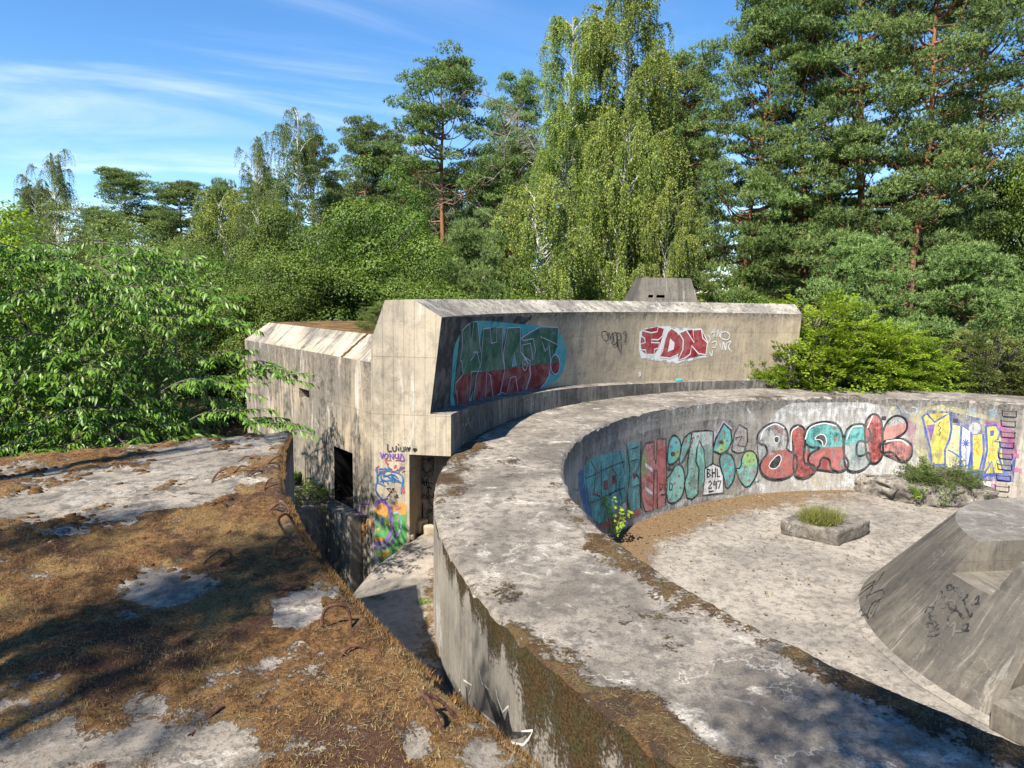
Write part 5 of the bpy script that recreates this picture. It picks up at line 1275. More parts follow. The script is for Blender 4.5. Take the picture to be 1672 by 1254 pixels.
def _fr(t, z):
    k = (z - z_ledge(t)) / (z_top(t) - z_ledge(t)); return RW + (RT - RW) * k
def _front_to(q):
    r_ = 10.66
    for _ in range(5): p = on_cyl(q[0], q[1], r_); r_ = float(_fr(theta(p), p[2]))
    return (theta(p) * RW, p[2])
S_front = Surf(_front_to, lambda u, v, o: polar(float(_fr(u / RW, v)) - o, u / RW, v))
def _plane(P0, d, nout):
    P0 = np.array([P0[0], P0[1], 0.0]); d = np.array([d[0], d[1], 0.0]); nv = np.array([nout[0], nout[1], 0.0])
    def to(q): p = on_plane(q[0], q[1], P0, nv); return (float((p - P0) @ d), float(p[2]))
    return Surf(to, lambda u, v, o: P0 + d * u + np.array([0, 0, v]) + nv * o)
_er = np.array([math.cos(TL), math.sin(TL)]); _en = np.array([-_er[1], _er[0]]); _en = _en if _en[1] < 0 else -_en
S_end = _plane(C, _er, _en)
S_fac = _plane(E1, fd, -inn)
_qd = (np.array(q1) - np.array(q0)); _qd = _qd / np.linalg.norm(_qd); _qn = np.array([-_qd[1], _qd[0]]); _qn = _qn if _qn[1] < 0 else -_qn
S_tr = _plane(q0, _qd, _qn)
def _cone_to(q): p = px_cone(*q); return (theta(p) * 3.2, p[2])
S_cone = Surf(_cone_to, lambda u, v, o: polar(rz(v) + o * 0.8, u / 3.2, v + o * 0.6))
def chaikin(p, n=2, closed=True):
    p = [np.array(q, float) for q in p]
    for _ in range(n):
        o = []; m = len(p)
        if not closed: o.append(p[0])
        for i in range(m if closed else m - 1):
            a, b = p[i], p[(i + 1) % m]; o += [a * .75 + b * .25, a * .25 + b * .75]
        if not closed: o.append(p[-1])
        p = o
    return [tuple(q) for q in p]
def half(poly, y0, y1, x0, x1, keep_above):
    """Cut a pixel polygon along the line (x0,y0)-(x1,y1)."""
    f = lambda p: (p[1] - (y0 + (y1 - y0) * (p[0] - x0) / (x1 - x0))) * (1 if not keep_above else -1)
    out = []
    for i in range(len(poly)):
        a, b = poly[i], poly[(i + 1) % len(poly)]; fa, fb = f(a), f(b)
        if fa >= 0: out.append(a)
        if fa * fb < 0: k = fa / (fa - fb); out.append((a[0] + (b[0] - a[0]) * k, a[1] + (b[1] - a[1]) * k))
    return out
def catmull(p, n=5):
    p = [np.array(q, float) for q in p]; p = [2 * p[0] - p[1]] + p + [2 * p[-1] - p[-2]]; o = []
    for a, b, c, d in zip(p, p[1:], p[2:], p[3:]):
        for k in range(n):
            t = k / n; o.append(0.5 * (2 * b + (c - a) * t + (2 * a - 5 * b + 4 * c - d) * t * t + (3 * b - a - 3 * c + d) * t ** 3))
    return [tuple(q) for q in o + [p[-2]]]
class Paint:
    """Collects painted shapes of one letter or tag and builds them as one thin skin on its wall."""
    def __init__(s, surf): s.surf, s.items, s.mats = surf, [], []
    def mi(s, m):
        if m not in s.mats: s.mats.append(m)
        return s.mats.index(m)
    def fill(s, pts, c, wear=0.25, layer=1, smooth=0, jag=0.0):
        if jag:
            r0 = random.Random(len(pts)); q = []
            for a, b in zip(pts, pts[1:] + pts[:1]):
                n = max(1, int(math.dist(a, b) / 5))
                for k in range(n): q.append((a[0] + (b[0] - a[0]) * k / n + r0.gauss(0, jag) * 0.6, a[1] + (b[1] - a[1]) * k / n + r0.gauss(0, jag)))
            pts = q
        if smooth: pts = chaikin(pts, smooth)
        s.items.append(('f', [s.surf.to(p) for p in pts], s.mi(PM(c, wear)), layer)); return s
    def line(s, pts, c, w=0.03, wear=0.15, layer=4, smooth=0, closed=False):
        if smooth: pts = chaikin(pts, smooth, True) if closed else catmull(pts)
        uv = [s.surf.to(p) for p in pts]
        if closed: uv.append(uv[0])
        s.items.append(('l', uv, s.mi(PM(c, wear)), layer, w)); return s
    def dot(s, x, y, r_, c, wear=0.3, layer=3):
        return s.fill([(x + r_ * math.cos(a), y + r_ * math.sin(a)) for a in np.linspace(0, 6.283, 11)[:-1]], c, wear, layer)
    def build(s, name, parent):
        bm = bmesh.new(); uvl = bm.loops.layers.uv.new('UVMap'); off = bm.verts.layers.float.new('off')
        for it in s.items:
            sub = bmesh.new()
            if it[0] == 'f':
                vs = [sub.verts.new((u, v, 0)) for u, v in it[1]]
                try: sub.faces.new(vs)
                except ValueError: sub.free(); continue
                bmesh.ops.triangulate(sub, faces=sub.faces, ngon_method='EAR_CLIP')
            else:
                p = np.array(it[1]); w = it[4] / 2
                d = np.gradient(p, axis=0); d /= np.linalg.norm(d, axis=1)[:, None] + 1e-9; nn = np.stack([-d[:, 1], d[:, 0]], 1) * w
                l_ = [sub.verts.new((*(a + b), 0)) for a, b in zip(p, nn)]; r_ = [sub.verts.new((*(a - b), 0)) for a, b in zip(p, nn)]
                for i in range(len(p) - 1):
                    try: sub.faces.new((l_[i], l_[i + 1], r_[i + 1], r_[i]))
                    except ValueError: pass
            us = [v.co.x for v in sub.verts]
            if us:
                k = math.floor(min(us) / 0.15) * 0.15 + 0.15
                while k < max(us):
                    bmesh.ops.bisect_plane(sub, geom=list(sub.verts) + list(sub.edges) + list(sub.faces), plane_co=(k, 0, 0), plane_no=(1, 0, 0)); k += 0.15
            mp = {}
            for v in sub.verts:
                q = bm.verts.new(tuple(s.surf.at(v.co.x, v.co.y, 0.0025 + 0.0016 * it[3]))); mp[v] = (q, (v.co.x, v.co.y))
            for f in sub.faces:
                if f.calc_area() < 1e-9: continue
                try: g = bm.faces.new([mp[v][0] for v in f.verts])
                except ValueError: continue
                g.material_index = it[2]
                for lp, v in zip(g.loops, f.verts): lp[uvl].uv = mp[v][1]
            sub.free()
        me = bpy.data.meshes.new(name); bm.to_mesh(me); bm.free()
        for m in s.mats: me.materials.append(m)
        o = link(name, me, None, parent)
        if 'scrib' in name or 'tag' in name or 'graffiti' in name: o['kind'] = 'stuff'
        return o
# --- inside the ring: whitewashed ground, then the pieces from left to right
bg = Paint(S_in)
bg.fill(KB([(-130, 470), (40, 260), (300, 300), (480, 270), (650, 270), (860, 330), (940, 500), (960, 640), (800, 720), (520, 745), (500, 840), (350, 850), (100, 850), (-150, 860), (-280, 850), (-140, 740)]), 'white', 0.55, 0, 0, 3.5)
bg.fill(KA([(560, 420), (820, 290), (1000, 270), (1300, 260), (1420, 360), (1400, 480), (1000, 420), (800, 430), (650, 470)]), 'white', 0.8, 0, 0, 3.5)
bg.fill(KA([(390, 1090), (620, 990), (900, 910), (1250, 880), (1250, 900), (900, 960), (620, 1050), (420, 1160)]), 'white', 0.55, 0, 0, 1.5)
bg.fill(KB([(900, 350), (1000, 280), (1150, 250), (1240, 330), (1400, 350), (1560, 380), (1600, 480), (1560, 640), (1400, 740), (1240, 740), (1100, 690), (960, 650)]), 'pale', 0.6, 0.1, 0, 3)
bg.fill(KA([(230, 620), (520, 500), (620, 480), (880, 420), (1100, 370), (1400, 400), (1440, 760), (1260, 870), (1000, 910), (620, 1000), (400, 1080), (300, 1060)]), 'near_black', 0.78, 0.2, 0, 3)
g1 = bg.build('graffiti_ground', ring)
L1 = Paint(S_in).fill(KA([(215, 700), (250, 640), (300, 610), (430, 575), (490, 562), (512, 640), (515, 760), (505, 900), (440, 960), (400, 1010), (330, 1065), (290, 1040), (240, 900)]), 'teal', 0.38, 1)
L1.fill(KA([(180, 720), (225, 690), (245, 880), (280, 1030), (230, 980), (195, 860)]), 'cobalt', 0.4, 1)
L1.line(KA([(340, 640), (345, 1000)]), 'near_black', .03, .3).line(KA([(420, 600), (415, 690), (450, 740), (440, 840), (390, 880)]), 'near_black', .03, .3).line(KA([(470, 580), (500, 720), (460, 800), (480, 900)]), 'near_black', .03, .3).line(KA([(270, 640), (300, 700), (290, 860), (330, 880)]), 'near_black', .03, .3)
L1.fill(KA([(355, 775), (385, 765), (385, 830), (355, 840)]), 'dred', .3, 2).fill(KA([(415, 740), (440, 730), (440, 790), (415, 800)]), 'dred', .3, 2).fill(KA([(280, 860), (320, 850), (318, 870), (282, 880)]), 'red', .3, 2)
L1.fill(KA([(420, 960), (510, 920), (512, 1000), (430, 1030)]), 'white', .55, 2).fill(KA([(330, 1080), (430, 1040), (520, 1005), (522, 1025), (440, 1062), (350, 1100)]), 'red', .25, 3)
L1.line(KA([(230, 760), (300, 730), (500, 640)]), 'near_black', .025, .35).line(KA([(250, 930), (330, 900), (500, 820)]), 'near_black', .025, .35).line(KA([(440, 1100), (455, 1060), (470, 1110)]), 'black', .02, .2).line(KA([(480, 1080), (500, 1070), (490, 1110)]), 'black', .02, .2)
L1.build('letter', g1)
L2 = Paint(S_in).fill(KA([(512, 520), (612, 500), (605, 640), (575, 720), (602, 760), (608, 960), (530, 988), (518, 900), (535, 700)]), 'teal', .45, 1).line(KA([(512, 520), (535, 700), (518, 900), (530, 988)]), 'black', .04).line(KA([(612, 500), (605, 640), (575, 720), (602, 760), (608, 960)]), 'black', .04)
L2.fill(KA([(522, 990), (610, 972), (608, 998), (530, 1018)]), 'red', .2, 3).line(KA([(540, 560), (600, 540)]), 'near_black', .03).line(KA([(545, 640), (590, 625)]), 'near_black', .03).line(KA([(550, 820), (600, 800)]), 'near_black', .03).fill(KA([(555, 720), (585, 735), (560, 770)]), 'dred', .2, 2)
L2.build('letter', g1)
L3 = Paint(S_in)
h1 = KA([(620, 570), (645, 515), (700, 505), (700, 620), (712, 660), (720, 490), (780, 485), (783, 660), (778, 940), (722, 962), (720, 700), (700, 700), (692, 975), (640, 985), (615, 900), (605, 700)])
L3.fill(h1, 'pink', .35, 1).line(h1, 'black', .035, .2, 4, 0, True).fill(KA([(722, 560), (778, 540), (776, 820), (724, 860)]), 'red', .3, 2).fill(KA([(612, 600), (650, 540), (655, 700), (620, 760)]), 'leafg', .5, 2)
for k in range(4): L3.fill(KA([(640, 650 + k * 80), (690, 690 + k * 80), (690, 715 + k * 80), (640, 675 + k * 80)]), 'red' if k % 2 else 'white', .35, 3)
L3.line(KA([(740, 840), (738, 790), (760, 800), (745, 838)]), 'black', .03).line(KA([(770, 840), (772, 790), (790, 838), (792, 788)]), 'black', .03).line(KA([(805, 836), (806, 785), (828, 800), (820, 832), (805, 836)]), 'black', .03).line(KA([(745, 870), (785, 862)]), 'black', .03)
L3.build('letter', g1)
def dots(pt, pts, k, c='red', r_=2.0):
    for x, y in k(pts): pt.dot(x, y, r_, c)
L4 = Paint(S_in)
a_ = KA([(790, 640), (798, 510), (830, 455), (872, 480), (888, 545), (875, 610), (840, 652), (800, 665)]); b_ = KA([(782, 760), (812, 730), (850, 655), (892, 668), (912, 740), (905, 840), (870, 912), (800, 932), (782, 860)])
L4.fill(a_, 'teal', .25, 1, 1).fill(KA([(835, 560), (880, 560), (865, 615), (830, 640)]), 'leafg', .3, 2, 1).line(a_, 'black', .045, .15, 4, 1, True).fill(b_, 'mint', .28, 1, 1).line(b_, 'black', .045, .15, 4, 1, True).dot(*KA([(830, 590)])[0], 4, 'black').dot(*KA([(803, 690)])[0], 4, 'black')
dots(L4, [(815, 540), (850, 510), (860, 580), (830, 700), (870, 740), (840, 790), (880, 820), (850, 870), (810, 900)], KA); L4.build('letter', g1)
L5 = Paint(S_in)
a_ = KA([(880, 560), (905, 480), (950, 440), (962, 500), (935, 560), (895, 640), (872, 655)]); b_ = KA([(930, 640), (948, 520), (960, 438), (1052, 430), (1105, 434), (1100, 660), (1052, 690), (1040, 560), (1010, 500), (992, 560), (985, 640), (1006, 690), (1000, 860), (960, 900), (925, 890), (905, 790), (930, 720)])
L5.fill(a_, 'mint', .42, 1).line(a_, 'black', .04, .15, 4, 0, True).fill(b_, 'mint', .42, 1).fill(half(b_, 740, 720, 1110, 1170, True), 'white', .45, 2).line(b_, 'black', .045, .15, 4, 0, True).fill(KA([(1052, 440), (1103, 440), (1098, 560), (1048, 560)]), 'grey', .5, 3)
dots(L5, [(920, 500), (950, 540), (970, 480), (960, 590), (1000, 470), (960, 690), (975, 740), (940, 790), (980, 820)], KA)
w_ = KA([(1046, 690), (1098, 655), (1150, 678), (1172, 740), (1172, 855), (1035, 872), (1042, 780)])
L5.fill(w_, 'white', .25, 3).line(w_, 'black', .035, .15, 4, 0, True)
for st in ([(1062, 690), (1064, 750)], [(1062, 692), (1085, 700), (1066, 718), (1088, 735), (1064, 750)], [(1096, 690), (1098, 748)], [(1118, 685), (1118, 748)], [(1097, 720), (1118, 716)], [(1130, 690), (1132, 745), (1150, 742)],
           [(1070, 785), (1085, 772), (1092, 790), (1070, 825), (1095, 820)], [(1112, 772), (1104, 800), (1128, 796)], [(1124, 775), (1124, 828)], [(1132, 776), (1156, 772), (1140, 826)], [(1072, 848), (1105, 842)]): L5.line(KA(st), 'black', .04, .05, 6)
L5.build('letter', g1)
L6 = Paint(S_in)
a_ = KA([(1102, 570), (1120, 490), (1177, 382), (1222, 425), (1234, 500), (1202, 565), (1150, 590)]); b_ = KA([(1145, 600), (1190, 575), (1240, 605), (1257, 690), (1242, 780), (1190, 838), (1176, 740), (1152, 680)])
L6.fill(a_, 'teal', .38, 1).fill(KA([(1130, 560), (1180, 480), (1200, 560), (1150, 585)]), 'leafg', .35, 2).line(a_, 'black', .045, .1, 4, 0, True).line(KA([(1096, 560), (1112, 480), (1175, 368), (1232, 418)]), 'lilac', .03, .3, 3).fill(b_, 'teal', .38, 1, 1).line(b_, 'black', .045, .1, 4, 1, True).dot(*KA([(1160, 510)])[0], 3.5, 'black')
dots(L6, [(1140, 500), (1180, 440), (1200, 500), (1160, 560), (1190, 620), (1220, 660), (1190, 700), (1220, 740), (1200, 790)], KA); L6.build('letter', g1)
L7 = Paint(S_in)
a_ = KA([(1230, 565), (1250, 450), (1282, 388), (1335, 420), (1338, 500), (1312, 575), (1270, 585)]); b_ = KA([(1300, 600), (1340, 562), (1392, 578), (1412, 650), (1402, 740), (1340, 828), (1290, 785), (1255, 685), (1292, 690)])
L7.fill(a_, 'grey', .45, 1).line(a_, 'black', .04, .15, 4, 0, True).line(KA([(1255, 480), (1300, 470), (1270, 530), (1320, 540)]), 'near_black', .03).fill(b_, 'mint', .38, 1, 1).fill(KA([(1305, 600), (1345, 570), (1392, 585), (1405, 660), (1320, 680)]), 'leafg', .3, 2, 1).line(b_, 'black', .045, .1, 4, 1, True)
dots(L7, [(1260, 490), (1290, 440), (1310, 520), (1340, 600), (1380, 630), (1320, 680), (1350, 770), (1300, 750), (1385, 710), (1350, 640)], KA); L7.build('letter', g1)
# the word BLACK in fat rounded letters
def fat(main, c1, cut=None, c2=None, holes=(), spots=(), hl=None):
    main = K2(main); P_ = Paint(S_in); sm = chaikin(main, 2)
    P_.fill(chaikin([(x - 1.0, y + 4.0) for x, y in main], 2), 'near_black', .3, 0.5); P_.fill(sm, c1, .42, 1)
    if cut: P_.fill(half(sm, cut[0], cut[1], cut[2], cut[3], False), c2, .42, 2)
    for h in holes: P_.fill(K2(h), 'near_black', .1, 3, 1).line(K2(h), 'white', .025, .2, 4, 1, True)
    P_.line(sm, 'black', .06, .08, 4, 0, True)
    for x, y in K2(spots): P_.dot(x, y, 3, 'red')
    if hl: P_.line(K2(hl), 'white', .035, .15, 5, 2)
    return P_.build('letter', g1)
fat([(722, 595), (742, 560), (785, 538), (828, 555), (838, 605), (826, 635), (862, 648), (872, 690), (852, 728), (800, 744), (752, 732), (732, 700), (745, 668), (765, 650), (756, 617), (736, 618)], 'grey', (738, 732, 1235, 1310), 'red', [[(785, 590), (805, 588), (803, 612), (787, 612)], [(765, 690), (800, 650), (815, 665), (800, 700), (775, 705)]], [(792, 560), (805, 572)], [(738, 600), (752, 565), (790, 545), (822, 560)])
fat([(838, 565), (870, 545), (898, 563), (896, 620), (888, 660), (895, 690), (925, 685), (935, 715), (900, 738), (862, 734), (852, 700), (858, 640)], 'red', None, None, (), (), [(846, 640), (848, 575), (872, 553)])
fat([(888, 595), (905, 552), (960, 534), (1012, 543), (1032, 590), (1030, 650), (1050, 678), (1046, 704), (1010, 716), (984, 702), (984, 668), (952, 662), (946, 700), (915, 704), (903, 660), (928, 640), (955, 628), (905, 628)], 'teal', (733, 728, 1310, 1385), 'red', [[(925, 600), (945, 580), (968, 585), (972, 612), (960, 630), (955, 600)]], [(1000, 560), (1004, 598)], [(896, 600), (912, 560), (960, 543), (1005, 552)])
fat([(1034, 575), (1060, 548), (1102, 543), (1130, 572), (1118, 614), (1092, 602), (1078, 612), (1076, 656), (1095, 660), (1124, 640), (1130, 682), (1096, 712), (1048, 714), (1032, 680)], 'teal', (727, 720, 1378, 1424), 'grey', (), (), [(1042, 600), (1062, 558), (1098, 552)])
KP = Paint(S_in)
for pts, c1 in (([(1165, 596), (1180, 540), (1215, 511), (1256, 528), (1256, 572), (1215, 594), (1178, 622)], 'grey'), ([(1160, 608), (1205, 600), (1245, 596), (1276, 620), (1272, 666), (1238, 682), (1214, 656), (1200, 642), (1160, 650)], 'pink'), ([(1104, 545), (1132, 504), (1166, 522), (1170, 600), (1172, 662), (1142, 690), (1112, 668), (1108, 600)], 'red')):
    sm = chaikin(K2(pts), 2); KP.fill([(x - 1, y + 4) for x, y in sm], 'near_black', .12, 0.5); KP.fill(sm, c1, .42, 1.4).line(sm, 'black', .055, .08, 4, 0, True)
    if c1 == 'grey': KP.fill(half(sm, 700, 690, 1410, 1490, False), 'pink', .3, 2)
    if c1 == 'red': KP.fill(half(sm, 690, 690, 1410, 1490, True), 'pink', .4, 2)
KP.line(K2([(1182, 606), (1232, 602), (1260, 620)]), 'white', .035, .1, 5, 2).line(K2([(1115, 560), (1134, 516)]), 'white', .03, .1, 5); KP.build('letter', g1)
# yellow and blue piece beside the rungs
Y1 = Paint(S_in).fill(KB([(985, 380), (1010, 290), (1095, 340), (1170, 300), (1190, 430), (1240, 380), (1310, 360), (1420, 360), (1560, 390), (1600, 430), (1520, 480), (1620, 600), (1560, 700), (1600, 770), (1480, 750), (1380, 770), (1200, 730), (1130, 680), (1030, 670), (1000, 500)]), 'blue', .6, .3)
o_ = KB([(978, 335), (1010, 315), (1060, 372), (1120, 335), (1166, 312), (1176, 420), (1162, 490), (1132, 560), (1132, 660), (1040, 662), (1032, 560), (1002, 430)])
Y1.fill(o_, 'yellow', .4, 1).line(o_, 'blue', .05, .2, 4, 0, True).fill(KB([(1008, 392), (1066, 386), (1036, 505)]), 'violet', .3, 2).line(KB([(1100, 370), (1085, 395), (1105, 410), (1088, 430), (1103, 445), (1090, 460)]), 'black', .02, .1, 5).build('letter', g1)
Y2 = Paint(S_in).fill(KB([(1165, 390), (1235, 400), (1242, 560), (1228, 665), (1140, 690), (1140, 560)]), 'pale', .35, 1).line(KB([(1150, 560), (1190, 580), (1230, 610)]), 'cobalt', .03, .2).fill(KB([(1245, 400), (1310, 442), (1312, 560), (1290, 705), (1240, 725), (1236, 560)]), 'white', .3, 2).line(KB([(1245, 400), (1236, 560), (1240, 725)]), 'blue', .05, .1).line(KB([(1310, 442), (1312, 560), (1290, 705)]), 'blue', .05, .1)
for q in range(4):
    a = q * math.pi / 4; Y2.line(KB([(1273 - 26 * math.cos(a), 515 - 30 * math.sin(a)), (1273 + 26 * math.cos(a), 515 + 30 * math.sin(a))]), 'blue', .03, .05, 6)
Y2.line(KB([(1276, 545), (1274, 700)]), 'blue', .025, .1, 6).build('letter', g1)
Y3 = Paint(S_in).dot(*KB([(1335, 415)])[0], 10, 'grey', .2, 3).fill(KB([(1315, 462), (1392, 456), (1396, 580), (1370, 692), (1315, 692)]), 'yellow', .35, 2).line(KB([(1330, 490), (1360, 485), (1350, 510), (1370, 530), (1345, 560), (1365, 600)]), 'orange', .04, .1, 5).line(KB([(1392, 456), (1396, 580), (1370, 692)]), 'blue', .045, .1).line(KB([(1315, 462), (1315, 692)]), 'blue', .045, .1)
Y3.build('letter', g1)
r_ = KB([(1412, 400), (1480, 393), (1508, 440), (1492, 492), (1468, 502), (1512, 512), (1498, 600), (1534, 722), (1468, 722), (1452, 640), (1402, 722), (1395, 682), (1420, 560)])
Y4 = Paint(S_in).fill(KB([(1400, 365), (1540, 380), (1600, 440), (1550, 480), (1630, 610), (1540, 610), (1470, 380)]), 'magenta', .5, .6).fill(r_, 'yellow', .38, 2).line(r_, 'blue', .05, .15, 4, 0, True).fill(KB([(1440, 430), (1470, 430), (1465, 465), (1440, 470)]), 'blue', .2, 3).line(KB([(1430, 640), (1440, 690), (1460, 640), (1470, 690), (1490, 630), (1510, 640)]), 'cobalt', .02, .1, 5)
Y4.fill(KB([(1180, 715), (1300, 705), (1400, 745), (1550, 700), (1605, 780), (1560, 775), (1480, 755), (1380, 775), (1240, 745)]), 'blue', .35, 1).fill(KB([(1362, 790), (1400, 750), (1482, 745), (1475, 895), (1355, 893)]), 'white', .25, 1).fill(KB([(1395, 760), (1420, 755), (1410, 800)]), 'magenta', .3, 2).fill(KB([(1440, 770), (1485, 760), (1478, 890), (1450, 890)]), 'magenta', .4, 2).fill(KB([(1580, 585), (1640, 590), (1640, 620), (1585, 615)]), 'magenta', .4, 1).fill(KB([(1600, 680), (1660, 690), (1655, 720), (1600, 710)]), 'magenta', .5, 1)
Y4.build('letter', g1)
sc_ = Paint(S_in)
sc_.line(KB([(760, 260), (810, 265), (840, 330), (880, 350)]), 'cobalt', .03, .3, 2, 2).line(KB([(860, 300), (920, 330), (940, 280), (900, 270)]), 'sky', .03, .4, 2, 2).fill(KB([(870, 350), (940, 380), (920, 560), (880, 470)]), 'magenta', .55, 1).fill(KB([(740, 265), (800, 260), (780, 310)]), 'pale', .5, 1).fill(KB([(900, 310), (960, 320), (930, 380)]), 'yellow', .6, 1)
sc_.fill(KB([(1280, 280), (1330, 270), (1360, 320), (1290, 330)]), 'sky', .6, 1).fill(KB([(1430, 290), (1480, 280), (1500, 340), (1440, 350)]), 'sky', .6, 1).fill(KB([(200, 740), (330, 720), (340, 800), (240, 810)]), 'cream', .5, 1).fill(KA([(1440, 560), (1480, 530), (1475, 610), (1445, 620)]), 'sky', .5, 1).fill(KB([(150, 545), (210, 550), (200, 600), (160, 610)]), 'cobalt', .4, .7)
sc_.build('scribbles', g1)
# --- bunker front wall: dark piece with green over red letters
b1 = Paint(S_front).fill(K4([(510, 246), (900, 236), (1130, 238), (1000, 300), (860, 500), (700, 700), (600, 852), (428, 896)]), 'near_black', .0, 0).fill(K4([(560, 856), (575, 640), (585, 450), (640, 335), (700, 268), (820, 265), (950, 282), (1050, 292), (1200, 300), (1310, 340), (1352, 420), (1356, 520), (1332, 640), (1232, 705), (1160, 752), (1000, 776), (800, 816), (610, 852)]), 'turq', .12, 1, 1)
g2 = b1.build('graffiti_ground', bunker)
def dark_letter(main, holes=()):
    main = K4(main); P_ = Paint(S_front); P_.fill([(x - 2.2, y + 1.2) for x, y in main], 'black', .0, 1.6); ln = (460 + 640 / 4.18, 460 + 545 / 4.18, 600 + 620 / 4.18, 600 + 1310 / 4.18)
    a = half(main, *ln, True); b = half(main, *ln, False)
    if len(a) > 2: P_.fill(a, 'dgreen', .08, 2.4)
    if len(b) > 2: P_.fill(b, 'dred', .08, 2.4)
    for h in holes: P_.fill(K4(h), 'turq', .1, 3).line(K4(h), 'lilac', .018, .0, 4, 0, True)
    P_.line(main, 'lilac', .02, .0, 4, 0, True); return P_.build('letter', g2)
dark_letter([(640, 335), (695, 285), (702, 470), (722, 275), (748, 272), (770, 480), (722, 480), (700, 540), (745, 475), (776, 610), (708, 612), (692, 835), (612, 852), (606, 740), (592, 768), (600, 690), (652, 628), (640, 540), (628, 540), (648, 440)])
dark_letter([(790, 322), (836, 315), (842, 420), (880, 412), (880, 312), (922, 308), (915, 480), (935, 600), (905, 760), (856, 800), (838, 640), (812, 620), (802, 812), (715, 835), (742, 640), (772, 560)])
dark_letter([(955, 315), (1040, 310), (1045, 480), (1100, 560), (1108, 640), (1070, 765), (1028, 772), (1010, 645), (975, 655), (948, 768), (905, 752), (935, 600), (925, 490)], [[(985, 575), (1000, 480), (1014, 570)]])
dark_letter([(1048, 385), (1110, 345), (1180, 307), (1300, 312), (1297, 432), (1240, 402), (1180, 375), (1200, 440), (1210, 475), (1238, 438), (1250, 560), (1238, 640), (1210, 690), (1160, 752), (1075, 765), (1112, 640), (1108, 540), (1062, 505), (1056, 432), (1110, 420), (1128, 535), (1145, 470), (1130, 388), (1062, 402)])
dark_letter([(1280 + 32 * math.cos(a), 565 + 68 * math.sin(a)) for a in np.linspace(0, 6.283, 17)[:-1]])
Paint(S_front).line(K4([(1072 + 16 * math.cos(a), 560 + 45 * math.sin(a)) for a in np.linspace(0, 6.283, 14)]), 'lilac', .018, 0, 5).line(K4([(1072 + 7 * math.cos(a), 550 + 22 * math.sin(a)) for a in np.linspace(0, 6.283, 10)]), 'lilac', .018, 0, 5).build('spiral', g2)
# --- the red letters FDN on white
wbk = K5([(392, 425), (440, 398), (500, 425), (520, 383), (572, 398), (600, 392), (645, 420), (700, 408), (815, 402), (862, 490), (848, 600), (795, 590), (745, 582), (738, 600), (650, 642), (605, 622), (540, 612), (505, 582), (405, 608), (388, 545), (402, 490)])
g3 = Paint(S_front).fill(wbk, 'white', .1, 0).build('graffiti_ground', bunker)
FDN = [([(408, 415), (470, 432), (512, 425), (522, 390), (562, 402), (550, 455), (520, 480), (475, 478), (473, 498), (528, 500), (525, 535), (495, 545), (492, 580), (438, 580), (434, 550), (402, 547), (400, 508), (432, 498), (428, 470), (406, 455)], None),
       ([(585, 425), (612, 402), (648, 425), (678, 470), (680, 520), (655, 580), (600, 606), (532, 596), (548, 560), (565, 480)], [(585, 562), (602, 470), (632, 500), (626, 545)]),
       ([(662, 432), (712, 414), (765, 500), (757, 414), (814, 408), (824, 468), (856, 500), (846, 580), (795, 574), (748, 520), (738, 577), (705, 602), (655, 618), (688, 545), (690, 480)], None)]
for k_, (pts, hole) in enumerate(FDN):
    P_ = Paint(S_front).fill(K5(pts), 'crimson', .1, 1 + 2 * k_).line(K5(pts), 'white', .035, .0, 2 + 2 * k_, 0, True)
    if hole: P_.fill(K5(hole), 'white', .1, 2 + 2 * k_)
    P_.build('letter', g3)
def tagstrokes(surf, k, strokes, c, w, parent, name='tag', smooth=1, wear=.05):
    P_ = Paint(surf)
    for s in strokes: P_.line(k(s), c, w, wear, 5, smooth)
    return P_.build(name, parent)
tagstrokes(S_front, K5, [[(140, 470), (135, 430), (165, 425), (178, 470), (168, 490), (150, 478)], [(175, 490), (185, 430), (195, 480), (208, 430), (212, 500)], [(215, 480), (212, 440), (235, 435), (238, 490), (218, 515), (200, 500)], [(240, 530), (238, 440), (265, 445), (262, 480), (240, 490), (262, 565), (268, 505)], [(278, 440), (300, 425), (295, 490), (285, 492)]], 'black', .026, bunker, 'tag', 1)
tagstrokes(S_front, K5, [[(880, 440), (905, 400), (900, 460)], [(885, 430), (915, 425)], [(920, 460), (930, 410), (940, 460), (950, 415), (945, 470)], [(955, 430), (985, 425), (1010, 450), (990, 480), (950, 470)], [(885, 500), (915, 490), (910, 530), (885, 530)], [(935, 490), (955, 550), (965, 495), (980, 550), (985, 500)], [(990, 500), (1015, 490), (1000, 530), (1020, 560)], [(870, 560), (885, 590), (890, 550)], [(860, 450), (875, 470), (865, 500)]], 'white', .03, bunker, 'tag', 1, .3)
Paint(S_front).fill(K5([(385, 700), (405, 695), (403, 725), (388, 735)]), 'white', .2, 1).build('paint_splash', bunker)
